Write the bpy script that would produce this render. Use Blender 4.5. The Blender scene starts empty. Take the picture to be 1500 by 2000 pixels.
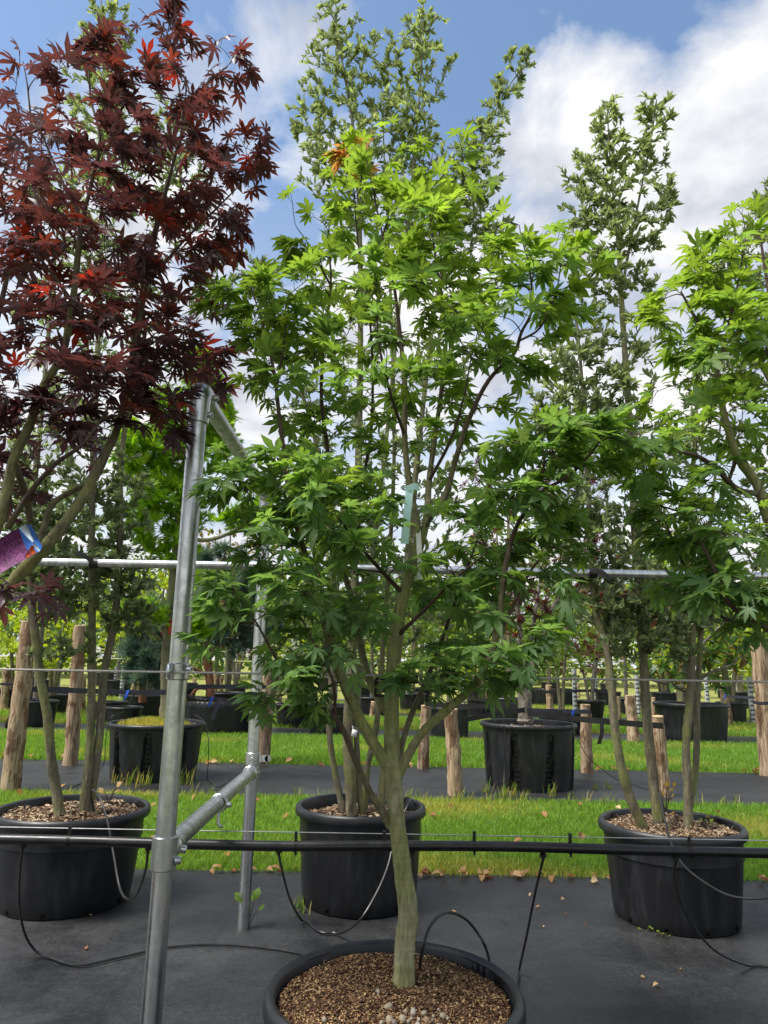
import bpy, math, random
import numpy as np
from mathutils import Vector, Matrix

random.seed(7)
RNG = np.random.default_rng(11)
SC = bpy.context.scene
COL = SC.collection

# ------------------------------------------------------------------ camera
F = 1387.0                                  # focal length in photo pixels (1500 x 2000)
CAM_H = 1.30
PITCH = math.atan(295 / F)
ROLL = math.radians(1.1)
FW = np.array([0, math.cos(PITCH), math.sin(PITCH)])
U0 = np.array([0, -math.sin(PITCH), math.cos(PITCH)])
R0 = np.array([1.0, 0, 0])
RI = math.cos(ROLL) * R0 + math.sin(ROLL) * U0
UP = math.cos(ROLL) * U0 - math.sin(ROLL) * R0
CAM = np.array([0, 0, CAM_H])
cd = bpy.data.cameras.new('camera')
cd.sensor_fit = 'VERTICAL'
cd.sensor_height = 24.0
cd.sensor_width = 18.0
cd.lens = 24.0 * F / 2000
cd.clip_start = 0.05
cd.clip_end = 2000
cam = bpy.data.objects.new('camera', cd)
COL.objects.link(cam)
m = Matrix.Identity(4)
for r in range(3):
    m[r][0], m[r][1], m[r][2], m[r][3] = RI[r], UP[r], -FW[r], CAM[r]
cam.matrix_world = m
SC.camera = cam

# ------------------------------------------------------------------ world, sun, exposure
SUN_EL, SUN_AZ = 60.0, -112.0                 # azimuth from +Y towards +X
world = bpy.data.worlds.new('World')
SC.world = world
world.use_nodes = True
wn, wl = world.node_tree.nodes, world.node_tree.links
wn.clear()


def wnode(t, **kw):
    n = wn.new(t)
    for k, v in kw.items():
        setattr(n, k, v)
    return n


def wmath(op, a, b=None):
    n = wnode('ShaderNodeMath', operation=op)
    for i, v in enumerate((a, b)):
        if v is None:
            continue
        if isinstance(v, (int, float)):
            n.inputs[i].default_value = v
        else:
            wl.new(v, n.inputs[i])
    return n.outputs[0]


def wramp(fac, stops):
    n = wnode('ShaderNodeValToRGB')
    wl.new(fac, n.inputs[0])
    el = n.color_ramp.elements
    while len(el) < len(stops):
        el.new(0.5)
    for e, (p, c) in zip(el, stops):
        e.position = p
        e.color = c if len(c) == 4 else (*c, 1)
    return n.outputs[0]


sky = wnode('ShaderNodeTexSky', sky_type='NISHITA')
sky.sun_disc = False
sky.sun_elevation = math.radians(SUN_EL)
sky.sun_rotation = math.radians(SUN_AZ)
sky.altitude = 50
sky.air_density = 1.0
sky.dust_density = 0.6
sky.ozone_density = 2.0
tc = wnode('ShaderNodeTexCoord')
sep = wnode('ShaderNodeSeparateXYZ')
wl.new(tc.outputs['Generated'], sep.inputs[0])
zc = wmath('ADD', wmath('MAXIMUM', sep.outputs[2], 0.0), 0.32)
comb = wnode('ShaderNodeCombineXYZ')
wl.new(wmath('DIVIDE', sep.outputs[0], zc), comb.inputs[0])
wl.new(wmath('DIVIDE', sep.outputs[1], zc), comb.inputs[1])
CLOUD_SEED = 12.2
comb.inputs[2].default_value = CLOUD_SEED
n1 = wnode('ShaderNodeTexNoise')
n1.inputs['Scale'].default_value = 3.3
n1.inputs['Detail'].default_value = 7
n1.inputs['Roughness'].default_value = 0.55
n1.inputs['Distortion'].default_value = 0.25
wl.new(comb.outputs[0], n1.inputs['Vector'])
n2 = wnode('ShaderNodeTexNoise')
n2.inputs['Scale'].default_value = 5.0
n2.inputs['Detail'].default_value = 5
n2.inputs['Roughness'].default_value = 0.55
wl.new(comb.outputs[0], n2.inputs['Vector'])
bias = wmath('MULTIPLY', wmath('SUBTRACT', 0.62, wmath('MAXIMUM', sep.outputs[2], 0.0)), 0.22)
mask = wramp(wmath('ADD', n1.outputs[0], bias), [(0.44, (0, 0, 0)), (0.50, (0.5, 0.5, 0.5)), (0.58, (1, 1, 1))])
lowhaze = wramp(sep.outputs[2], [(0.0, (0.95, 0.95, 0.95)), (0.25, (0.75, 0.75, 0.75)), (0.42, (0.35, 0.35, 0.35)), (0.6, (0, 0, 0))])
mx = wmath('MAXIMUM', mask, wmath('MULTIPLY', lowhaze, 0.9))
cloudcol = wramp(n2.outputs[0], [(0.36, (3.1, 3.25, 3.65)), (0.50, (4.4, 4.5, 4.75)), (0.64, (5.7, 5.6, 5.45))])
mixc = wnode('ShaderNodeMixRGB')
wl.new(mx, mixc.inputs[0])
skyb = wnode('ShaderNodeMixRGB', blend_type='MULTIPLY')
skyb.inputs[0].default_value = 1
skyb.inputs[2].default_value = (1.15, 1.15, 1.10, 1)
wl.new(sky.outputs[0], skyb.inputs[1])
wl.new(skyb.outputs[0], mixc.inputs[1])
wl.new(cloudcol, mixc.inputs[2])
bg = wnode('ShaderNodeBackground')
bg.inputs[1].default_value = 0.10
wl.new(mixc.outputs[0], bg.inputs[0])
wo = wnode('ShaderNodeOutputWorld')
wl.new(bg.outputs[0], wo.inputs[0])

sd = bpy.data.lights.new('sun', 'SUN')
sd.energy = 3.6
sd.angle = math.radians(26)
sd.color = (1.0, 0.95, 0.87)
sun = bpy.data.objects.new('sun', sd)
COL.objects.link(sun)
_e, _a = math.radians(SUN_EL), math.radians(SUN_AZ)
sdir = Vector((math.sin(_a) * math.cos(_e), math.cos(_a) * math.cos(_e), math.sin(_e)))
sun.rotation_euler = sdir.to_track_quat('Z', 'Y').to_euler()
sun.location = sdir * 60

SC.view_settings.view_transform = 'Standard'
SC.view_settings.look = 'None'
SC.view_settings.exposure = 1.0
SC.view_settings.gamma = 1.0
SC.render.engine = 'CYCLES'
SC.cycles.use_denoising = True
SC.cycles.max_bounces = 12
SC.cycles.diffuse_bounces = 8
SC.cycles.glossy_bounces = 3
SC.cycles.transmission_bounces = 8
SC.cycles.transparent_max_bounces = 6
SC.cycles.sample_clamp_indirect = 6.0


# ------------------------------------------------------------------ picking points in the place
def ray(x, y):
    return FW * F + RI * (x - 750) - UP * (y - 1000)


def at(x, y, Y):
    """the point on the sight line of photo pixel (x, y) that stands Y metres away"""
    d = ray(x, y)
    return CAM + d * (Y / d[1])


def gp(x, y, z=0.0):
    d = ray(x, y)
    return CAM + d * ((z - CAM_H) / d[2])


def depth(P):
    return float((np.asarray(P) - CAM) @ FW)


# ------------------------------------------------------------------ materials
MATS = {}


class NT:
    def __init__(self, name):
        self.m = bpy.data.materials.new(name)
        self.m.use_nodes = True
        self.n = self.m.node_tree.nodes
        self.l = self.m.node_tree.links
        self.n.clear()
        self.out = self.n.new('ShaderNodeOutputMaterial')
        MATS[name] = self.m

    def node(self, t, ins=None, **kw):
        n = self.n.new(t)
        for k, v in kw.items():
            setattr(n, k, v)
        for k, v in (ins or {}).items():
            self.set(n.inputs[k], v)
        return n

    def set(self, sock, v):
        if isinstance(v, bpy.types.NodeSocket):
            self.l.new(v, sock)
        else:
            if hasattr(sock.default_value, '__len__') and len(sock.default_value) == 4 and len(v) == 3:
                v = (*v, 1)
            sock.default_value = v

    def noise(self, scale, detail=4, rough=0.55, vec=None, dist=0.0):
        n = self.node('ShaderNodeTexNoise', {'Scale': scale, 'Detail': detail, 'Roughness': rough, 'Distortion': dist})
        if vec is not None:
            self.l.new(vec, n.inputs['Vector'])
        return n.outputs[0]

    def coords(self, scale=(1, 1, 1)):
        t = self.node('ShaderNodeTexCoord')
        mp = self.node('ShaderNodeMapping', {'Scale': scale})
        self.l.new(t.outputs['Object'], mp.inputs['Vector'])
        return mp.outputs[0]

    def ramp(self, fac, stops, interp='LINEAR'):
        n = self.node('ShaderNodeValToRGB')
        self.l.new(fac, n.inputs[0])
        n.color_ramp.interpolation = interp
        el = n.color_ramp.elements
        while len(el) < len(stops):
            el.new(0.5)
        for e, (p, c) in zip(el, stops):
            if isinstance(c, (int, float)):
                c = (c, c, c)
            e.position = p
            e.color = (*c, 1)
        return n.outputs[0]

    def mix(self, f, a, b, blend='MIX'):
        n = self.node('ShaderNodeMixRGB', {0: f, 1: a, 2: b}, blend_type=blend)
        return n.outputs[0]

    def bump(self, h, strength, dist=0.01):
        n = self.node('ShaderNodeBump', {'Height': h, 'Strength': strength, 'Distance': dist})
        return n.outputs[0]

    def princ(self, base, rough, metal=0.0, spec=0.5, normal=None):
        n = self.node('ShaderNodeBsdfPrincipled')
        self.set(n.inputs['Base Color'], base)
        self.set(n.inputs['Roughness'], rough)
        self.set(n.inputs['Metallic'], metal)
        self.set(n.inputs['Specular IOR Level'], spec)
        if normal is not None:
            self.l.new(normal, n.inputs['Normal'])
        return n.outputs[0]

    def finish(self, shader):
        self.l.new(shader, self.out.inputs[0])
        return self.m


def leaf_mat(name, trans_mul, trans_fac=0.42, rough=0.45, spec=0.4, vein=0.0):
    t = NT(name)
    a = t.node('ShaderNodeAttribute', attribute_name='tint').outputs['Color']
    v = t.coords()
    nz = t.noise(9.0, 3, 0.6, v)
    var = t.ramp(nz, [(0.3, (0.72, 0.74, 0.72)), (0.7, (1.25, 1.22, 1.15))])
    base = t.mix(1.0, a, var, 'MULTIPLY')
    fine = t.noise(160.0, 2, 0.6, v)
    bsdf = t.princ(base, rough, 0, spec, t.bump(fine, 0.15, 0.002))
    tcol = t.mix(1.0, base, trans_mul, 'MULTIPLY')
    tr = t.node('ShaderNodeBsdfTranslucent', {'Color': tcol}).outputs[0]
    mixn = t.node('ShaderNodeMixShader', {0: trans_fac, 1: bsdf, 2: tr})
    return t.finish(mixn.outputs[0])


leaf_mat('maple_green', (2.05, 1.95, 1.05), 0.57, 0.48, 0.38)
leaf_mat('maple_red', (2.3, 1.35, 1.05), 0.38, 0.40, 0.65)
leaf_mat('oak_leaf', (1.75, 1.75, 1.1), 0.48, 0.44, 0.45)
leaf_mat('soft_leaf', (2.6, 2.2, 1.0), 0.40, 0.5, 0.3)
leaf_mat('needle', (2.0, 1.9, 1.0), 0.30, 0.55, 0.25)
leaf_mat('grass_blade', (2.4, 2.0, 1.0), 0.40, 0.5, 0.25)
leaf_mat('dry_leaf', (2.0, 1.6, 1.1), 0.25, 0.7, 0.15)


def bark_mat(name, c1, c2, c3, green=0.45, stretch=5.0, scale=34.0, young=((.04, .024, .02), (.10, .07, .052))):
    t = NT(name)
    v = t.coords((1, 1, 1.0 / stretch))
    n = t.noise(scale, 6, 0.65, v, 0.4)
    base = t.ramp(n, [(0.28, c1), (0.52, c2), (0.74, c3)])
    w = t.coords()
    g = t.noise(5.5, 4, 0.6, w)
    moss = t.ramp(g, [(green, 0.0), (green + 0.16, 1.0)])
    base = t.mix(t.node('ShaderNodeMath', {0: moss, 1: 0.62}, operation='MULTIPLY').outputs[0], base, (0.215, 0.235, 0.065))
    vz = t.coords((0.5, 0.5, 60))
    ringn = t.noise(1.3, 3, 0.5, vz)
    base = t.mix(0.22, base, t.ramp(ringn, [(0.35, 0.35), (0.6, 1.0)]), 'MULTIPLY')
    age = t.node('ShaderNodeAttribute', attribute_name='tint').outputs['Color']
    base = t.mix(age, base, t.ramp(n, [(0.3, young[0]), (0.7, young[1])]))
    fine = t.noise(scale * 3.2, 5, 0.7, v, 0.5)
    base = t.mix(0.55, base, t.ramp(fine, [(0.36, 0.5), (0.64, 1.35)]), 'MULTIPLY')
    b = t.bump(t.mix(0.5, n, fine), 0.5, 0.006)
    return t.finish(t.princ(base, 0.8, 0, 0.25, b))


bark_mat('bark_maple', (0.13, 0.12, 0.07), (0.28, 0.265, 0.15), (0.45, 0.43, 0.31), 0.36)
bark_mat('bark_red', (0.085, 0.07, 0.045), (0.17, 0.15, 0.09), (0.27, 0.24, 0.16), 0.38)
bark_mat('bark_oak', (0.085, 0.076, 0.05), (0.175, 0.155, 0.10), (0.29, 0.265, 0.185), 0.46)
bark_mat('bark_pine', (0.10, 0.045, 0.025), (0.22, 0.10, 0.055), (0.34, 0.19, 0.11), 0.8)
bark_mat('twig_dark', (0.035, 0.022, 0.018), (0.06, 0.038, 0.028), (0.10, 0.065, 0.045), 0.75)
bark_mat('twig_red', (0.055, 0.018, 0.015), (0.10, 0.03, 0.025), (0.15, 0.06, 0.045), 0.9)
bark_mat('bark_grey', (0.10, 0.09, 0.075), (0.19, 0.165, 0.135), (0.30, 0.27, 0.22), 0.7, 2.0, 22)


def stake_mat():
    t = NT('stake_wood')
    v = t.coords((1, 1, 0.09))
    n = t.noise(38, 6, 0.6, v, 0.6)
    base = t.ramp(n, [(0.30, (0.11, 0.065, 0.036)), (0.45, (0.29, 0.205, 0.13)), (0.58, (0.41, 0.31, 0.205)), (0.74, (0.50, 0.40, 0.285))])
    w = t.coords((1, 1, 0.5))
    g = t.noise(6, 4, 0.6, w)
    flake = t.noise(70, 5, 0.75, w, 0.8)
    base = t.mix(t.ramp(g, [(0.54, 0.0), (0.58, 0.85)]), base, t.ramp(flake, [(0.35, (0.06, 0.032, 0.02)), (0.55, (0.17, 0.095, 0.055)), (0.7, (0.30, 0.19, 0.115))]))
    ck = t.noise(14, 3, 0.5, t.coords((1, 1, 0.03)), 0.2)
    crack = t.ramp(ck, [(0.475, 1.0), (0.5, 0.12), (0.52, 1.0)])
    base = t.mix(0.8, base, crack, 'MULTIPLY')
    return t.finish(t.princ(base, 0.85, 0, 0.15, t.bump(t.mix(0.5, n, g), 1.0, 0.02)))


stake_mat()


def steel_mat():
    t = NT('galvanised_steel')
    v = t.coords((1, 1, 0.12))
    n = t.noise(40, 5, 0.62, v)
    w = t.coords()
    n2 = t.noise(13, 5, 0.7, w, 0.6)
    base = t.ramp(n, [(0.34, (0.42, 0.435, 0.44)), (0.52, (0.58, 0.595, 0.60)), (0.68, (0.74, 0.755, 0.76))])
    base = t.mix(t.ramp(n2, [(0.46, 0.0), (0.62, 0.7)]), base, (0.36, 0.385, 0.365))
    sp = t.noise(170, 2, 0.6, t.coords((1, 1, 0.4)))
    base = t.mix(t.ramp(sp, [(0.66, 0.0), (0.72, 0.6)]), base, (0.12, 0.12, 0.12))
    rough = t.ramp(n2, [(0.3, 0.24), (0.7, 0.42)])
    return t.finish(t.princ(base, rough, 0.95, 0.5, t.bump(n2, 0.10, 0.003)))


steel_mat()


def plastic_mat(name, c, rough=0.45, scuff=0.5):
    t = NT(name)
    v = t.coords((1, 1, 0.25))
    n = t.noise(11, 6, 0.7, v, 0.3)
    d = t.noise(60, 4, 0.75, t.coords((1, 1, 0.12)))
    light = tuple(min(1, x * 2.6 + 0.02) for x in c)
    base = t.mix(t.ramp(n, [(0.48, 0.0), (0.72, scuff)]), c, light)
    base = t.mix(t.ramp(d, [(0.68, 0.0), (0.78, scuff * 0.8)]), base, tuple(x * 4 + 0.04 for x in c))
    r = t.ramp(n, [(0.3, rough - 0.08), (0.7, rough + 0.18)])
    return t.finish(t.princ(base, r, 0, 0.42, t.bump(n, 0.08, 0.003)))


plastic_mat('black_plastic', (0.0080, 0.0085, 0.010), 0.38, 0.5)
plastic_mat('rim_plastic', (0.013, 0.014, 0.016), 0.38, 0.3)
plastic_mat('hose_plastic', (0.012, 0.012, 0.012), 0.36, 0.3)
plastic_mat('pipe_plastic', (0.009, 0.009, 0.010), 0.30, 0.25)
plastic_mat('web_strap', (0.030, 0.030, 0.042), 0.55, 0.4)


def mat_fabric():
    t = NT('ground_fabric')
    v = t.coords()
    w1 = t.node('ShaderNodeTexWave', {'Scale': 55.0, 'Distortion': 1.2, 'Detail': 2.0}, bands_direction='X')
    t.l.new(v, w1.inputs['Vector'])
    w2 = t.node('ShaderNodeTexWave', {'Scale': 90.0, 'Distortion': 1.0, 'Detail': 2.0}, bands_direction='Y')
    t.l.new(v, w2.inputs['Vector'])
    n = t.noise(0.9, 5, 0.6, v, 0.5)
    f = t.noise(130, 3, 0.7, v)
    d = t.noise(420, 2, 0.6, v)
    g = t.noise(46, 4, 0.75, v)
    blot = t.noise(3.2, 6, 0.65, v, 0.15)
    base = t.ramp(n, [(0.32, (0.0085, 0.0088, 0.0098)), (0.52, (0.0155, 0.016, 0.0172)), (0.72, (0.027, 0.0275, 0.028))])
    base = t.mix(0.75, base, t.ramp(f, [(0.34, 0.35), (0.66, 1.75)]), 'MULTIPLY')
    base = t.mix(0.7, base, t.ramp(g, [(0.34, 0.5), (0.68, 1.6)]), 'MULTIPLY')
    base = t.mix(0.6, base, t.ramp(blot, [(0.36, 0.6), (0.64, 1.5)]), 'MULTIPLY')
    base = t.mix(t.ramp(d, [(0.70, 0.0), (0.75, 0.45)]), base, (0.22, 0.20, 0.17))
    rough = t.ramp(blot, [(0.34, 0.38), (0.62, 0.62)])
    h = t.mix(0.5, w1.outputs[0], w2.outputs[0])
    h = t.mix(0.6, h, g)
    h = t.mix(0.4, h, f)
    return t.finish(t.princ(base, rough, 0, 0.5, t.bump(h, 0.55, 0.005)))


mat_fabric()


def soil_mat(name, stops, scale):
    t = NT(name)
    v = t.coords()
    n = t.noise(scale, 5, 0.7, v)
    big = t.noise(3.0, 3, 0.6, v)
    base = t.ramp(n, stops)
    base = t.mix(0.6, base, t.ramp(big, [(0.3, 0.65), (0.7, 1.3)]), 'MULTIPLY')
    return t.finish(t.princ(base, 0.92, 0, 0.15, t.bump(n, 0.8, 0.01)))


soil_mat('potting_soil', [(0.3, (0.028, 0.016, 0.010)), (0.5, (0.085, 0.047, 0.027)), (0.7, (0.20, 0.125, 0.068))], 140)
soil_mat('ground_turf', [(0.3, (0.06, 0.085, 0.018)), (0.5, (0.10, 0.15, 0.028)), (0.72, (0.19, 0.19, 0.06))], 22)
soil_mat('ground_field', [(0.3, (0.13, 0.16, 0.035)), (0.5, (0.22, 0.235, 0.06)), (0.72, (0.33, 0.30, 0.11))], 1.3)


def attr_mat(name, rough=0.85, spec=0.2):
    t = NT(name)
    a = t.node('ShaderNodeAttribute', attribute_name='tint').outputs['Color']
    n = t.noise(120, 3, 0.6, t.coords())
    base = t.mix(0.6, a, t.ramp(n, [(0.3, 0.6), (0.7, 1.35)]), 'MULTIPLY')
    return t.finish(t.princ(base, rough, 0, spec, t.bump(n, 0.4, 0.003)))


attr_mat('chip')
attr_mat('stone', 0.8, 0.3)


def plain_mat(name, c, rough=0.5, metal=0.0, spec=0.4, noise=0.25, scale=30):
    t = NT(name)
    n = t.noise(scale, 4, 0.6, t.coords())
    base = t.mix(1.0, c, t.ramp(n, [(0.3, 1 - noise), (0.7, 1 + noise)]), 'MULTIPLY')
    return t.finish(t.princ(base, rough, metal, spec))


plain_mat('wire_steel', (0.46, 0.44, 0.39), 0.5, 0.4, 0.4, 0.3, 200)
plain_mat('thin_wire', (0.42, 0.42, 0.40), 0.35, 0.75, 0.5, 0.2, 60)
plain_mat('mint_label', (0.50, 0.76, 0.72), 0.45, 0, 0.4, 0.06, 20)
plain_mat('white_label', (0.72, 0.73, 0.72), 0.5, 0, 0.4, 0.06, 20)
plain_mat('blue_tag', (0.02, 0.11, 0.62), 0.45, 0, 0.4, 0.15, 30)
plain_mat('red_ribbon', (0.55, 0.03, 0.015), 0.5, 0, 0.3, 0.2, 40)
plain_mat('black_rubber', (0.010, 0.010, 0.010), 0.45, 0, 0.4, 0.3, 50)
plain_mat('hole_dark', (0.004, 0.004, 0.004), 0.9, 0, 0.1, 0.2, 50)
plain_mat('guard_white', (0.40, 0.42, 0.41), 0.6, 0, 0.3, 0.1, 10)
plain_mat('wire_yellow', (0.42, 0.42, 0.20), 0.6, 0, 0.3, 0.1, 10)
plain_mat('cut_wood', (0.50, 0.37, 0.22), 0.85, 0, 0.15, 0.3, 40)
plain_mat('print_blue', (0.055, 0.17, 0.55), 0.6, 0, 0.2, 0.12, 15)
plain_mat('print_pale', (0.50, 0.62, 0.72), 0.6, 0, 0.2, 0.08, 15)
plain_mat('print_orange', (0.55, 0.085, 0.02), 0.6, 0, 0.2, 0.3, 90)
plain_mat('print_ink', (0.03, 0.04, 0.07), 0.5, 0, 0.3, 0.1, 15)


def card_mat():
    t = NT('print_purple')
    n = t.noise(95, 5, 0.7, t.coords(), 1.6)
    base = t.ramp(n, [(0.3, (0.022, 0.010, 0.022)), (0.48, (0.12, 0.028, 0.10)), (0.62, (0.27, 0.075, 0.23)), (0.75, (0.42, 0.22, 0.38))])
    return t.finish(t.princ(base, 0.6, 0, 0.2))


card_mat()


# ------------------------------------------------------------------ mesh building
def new_obj(name, me, mat=None, parent=None, smooth=False):
    o = bpy.data.objects.new(name, me)
    COL.objects.link(o)
    if mat and not me.materials:
        me.materials.append(MATS[mat])
    if parent is not None:
        o.parent = parent
        o.matrix_parent_inverse = parent.matrix_basis.inverted()
    return o


def tri_mesh(name, V, T, tint=None, smooth=False):
    V = np.asarray(V, np.float32)
    T = np.asarray(T, np.int32)
    me = bpy.data.meshes.new(name)
    me.vertices.add(len(V))
    me.vertices.foreach_set('co', V.ravel())
    me.loops.add(T.size)
    me.loops.foreach_set('vertex_index', T.ravel())
    me.polygons.add(len(T))
    me.polygons.foreach_set('loop_start', np.arange(0, T.size, 3, dtype=np.int32))
    if smooth:
        me.polygons.foreach_set('use_smooth', np.ones(len(T), bool))
    me.update(calc_edges=True)
    if tint is not None:
        tint = np.asarray(tint, np.float32)
        if tint.ndim == 1:
            tint = np.tile(tint, (len(V), 1))
        ca = me.color_attributes.new('tint', 'FLOAT_COLOR', 'POINT')
        ca.data.foreach_set('color', np.hstack([tint, np.ones((len(V), 1), np.float32)]).ravel())
    return me


def frames(P):
    """parallel transported side vectors along a polyline"""
    P = np.asarray(P, float)
    T = np.gradient(P, axis=0)
    T /= np.linalg.norm(T, axis=1)[:, None] + 1e-12
    a = np.array([0.0, 0, 1]) if abs(T[0][2]) < 0.9 else np.array([1.0, 0, 0])
    u = np.cross(T[0], a)
    u /= np.linalg.norm(u)
    U = [u]
    for i in range(1, len(P)):
        u = U[-1] - T[i] * (U[-1] @ T[i])
        u /= np.linalg.norm(u) + 1e-12
        U.append(u)
    U = np.array(U)
    return T, U, np.cross(T, U)


class MB:
    def __init__(self):
        self.V, self.T, self.C, self.n = [], [], [], 0

    def add(self, V, T, col=None):
        V = np.asarray(V, float)
        T = np.asarray(T, int).reshape(-1, 3)
        self.V.append(V)
        self.T.append(T + self.n)
        if col is not None:
            col = np.asarray(col, float)
            self.C.append(np.tile(col, (len(V), 1)) if col.ndim == 1 else col)
        self.n += len(V)
        return self

    def tube(self, P, R, sides=8, cap=True, col=None, jit=0.0):
        P = np.asarray(P, float)
        R = np.full(len(P), R) if np.isscalar(R) else np.asarray(R, float)
        T, U, W = frames(P)
        a = np.linspace(0, 2 * math.pi, sides, endpoint=False)
        rr = R[:, None] * (1 + (RNG.normal(0, jit, (len(P), sides)) if jit else 0))
        V = P[:, None, :] + rr[..., None] * (np.cos(a)[None, :, None] * U[:, None, :] + np.sin(a)[None, :, None] * W[:, None, :])
        V = V.reshape(-1, 3)
        k = len(P)
        i = np.arange(k - 1)[:, None] * sides
        j = np.arange(sides)[None, :]
        j2 = (j + 1) % sides
        q0, q1, q2, q3 = i + j, i + j2, i + sides + j2, i + sides + j
        t = np.concatenate([np.stack([q0, q1, q2], -1).reshape(-1, 3), np.stack([q0, q2, q3], -1).reshape(-1, 3)])
        if cap:
            V = np.vstack([V, P[0], P[-1]])
            c0, c1 = k * sides, k * sides + 1
            jj = np.arange(sides)
            b = (k - 1) * sides
            t = np.concatenate([t, np.stack([np.full(sides, c0), (jj + 1) % sides, jj], -1),
                                np.stack([np.full(sides, c1), b + jj, b + (jj + 1) % sides], -1)])
        return self.add(V, t, col)

    def lathe(self, prof, c, segs=48, mod=None, axis=None):
        """prof: (r, z) list revolved about z through c; mod(theta, r, z) -> r"""
        th = np.linspace(0, 2 * math.pi, segs, endpoint=False)
        V = []
        for r, z in prof:
            rr = np.array([mod(t, r, z) for t in th]) if mod else np.full(segs, r)
            V.append(np.stack([rr * np.cos(th), rr * np.sin(th), np.full(segs, z)], -1))
        V = np.concatenate(V)
        if axis is not None:
            q = Vector((0, 0, 1)).rotation_difference(Vector(axis)).to_matrix()
            V = V @ np.array(q).T
        V = V + np.asarray(c, float)
        k = len(prof)
        i = np.arange(k - 1)[:, None] * segs
        j = np.arange(segs)[None, :]
        j2 = (j + 1) % segs
        q0, q1, q2, q3 = i + j, i + j2, i + segs + j2, i + segs + j
        t = np.concatenate([np.stack([q0, q1, q2], -1).reshape(-1, 3), np.stack([q0, q2, q3], -1).reshape(-1, 3)])
        return self.add(V, t)

    def box(self, c, s, R=None, col=None):
        x = np.array([[a, b, d] for a in (-.5, .5) for b in (-.5, .5) for d in (-.5, .5)]) * np.asarray(s, float)
        if R is not None:
            x = x @ np.asarray(R).T
        t = [(0, 1, 3), (0, 3, 2), (4, 6, 7), (4, 7, 5), (0, 4, 5), (0, 5, 1), (2, 3, 7), (2, 7, 6), (0, 2, 6), (0, 6, 4), (1, 5, 7), (1, 7, 3)]
        return self.add(x + np.asarray(c, float), t, col)

    def ribbon(self, P, N, width, thick=0.0015, col=None):
        """flat strap along P, N = width direction at every point"""
        P = np.asarray(P, float)
        N = np.asarray(N, float)
        if N.ndim == 1:
            N = np.tile(N, (len(P), 1))
        N = N / np.linalg.norm(N, axis=1)[:, None]
        T = np.gradient(P, axis=0)
        T /= np.linalg.norm(T, axis=1)[:, None]
        B = np.cross(T, N)
        V = np.stack([P + N * width / 2 + B * thick / 2, P - N * width / 2 + B * thick / 2,
                      P - N * width / 2 - B * thick / 2, P + N * width / 2 - B * thick / 2], 1).reshape(-1, 3)
        t = []
        k = len(P)
        for i in range(k - 1):
            for j in range(4):
                a, b = i * 4 + j, i * 4 + (j + 1) % 4
                t += [(a, b, b + 4), (a, b + 4, a + 4)]
        t += [(0, 2, 1), (0, 3, 2), (4 * k - 4, 4 * k - 3, 4 * k - 2), (4 * k - 4, 4 * k - 2, 4 * k - 1)]
        return self.add(V, t, col)

    def mesh(self, name, smooth=True):
        V = np.concatenate(self.V)
        T = np.concatenate(self.T)
        C = np.concatenate(self.C) if self.C else None
        me = tri_mesh(name, V, T, C, smooth)
        if smooth:
            me.set_sharp_from_angle(angle=math.radians(42))
        return me

    def build(self, name, mat, parent=None, smooth=True):
        return new_obj(name, self.mesh(name, smooth), mat, parent)


def tag(o, label, cat, group=None):
    o['label'] = label
    o['category'] = cat
    if group:
        o['group'] = group
    return o


def thing(name, label, cat, loc=(0, 0, 0), group=None):
    o = bpy.data.objects.new(name, None)
    o.empty_display_size = 0.1
    o.location = Vector([float(v) for v in loc])
    COL.objects.link(o)
    return tag(o, label, cat, group)


def struct(o):
    o['kind'] = 'structure'
    return o


def stuff(o):
    o['kind'] = 'stuff'
    return o


def smooth_path(P, per=5):
    """Catmull-Rom through rows of P (any number of columns)"""
    P = np.asarray(P, float)
    Q = np.vstack([2 * P[0] - P[1], P, 2 * P[-1] - P[-2]])
    out = []
    for i in range(1, len(Q) - 2):
        for t in np.linspace(0, 1, per, endpoint=False):
            a, b, c, d = Q[i - 1], Q[i], Q[i + 1], Q[i + 2]
            out.append(0.5 * (2 * b + (c - a) * t + (2 * a - 5 * b + 4 * c - d) * t * t + (3 * b - a - 3 * c + d) * t ** 3))
    out.append(P[-1])
    return np.array(out)


def copy_tree(o, parent=None):
    c = o.copy()
    COL.objects.link(c)
    if parent is not None:
        c.parent = parent
    for ch in o.children:
        copy_tree(ch, c)
    return c


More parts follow.
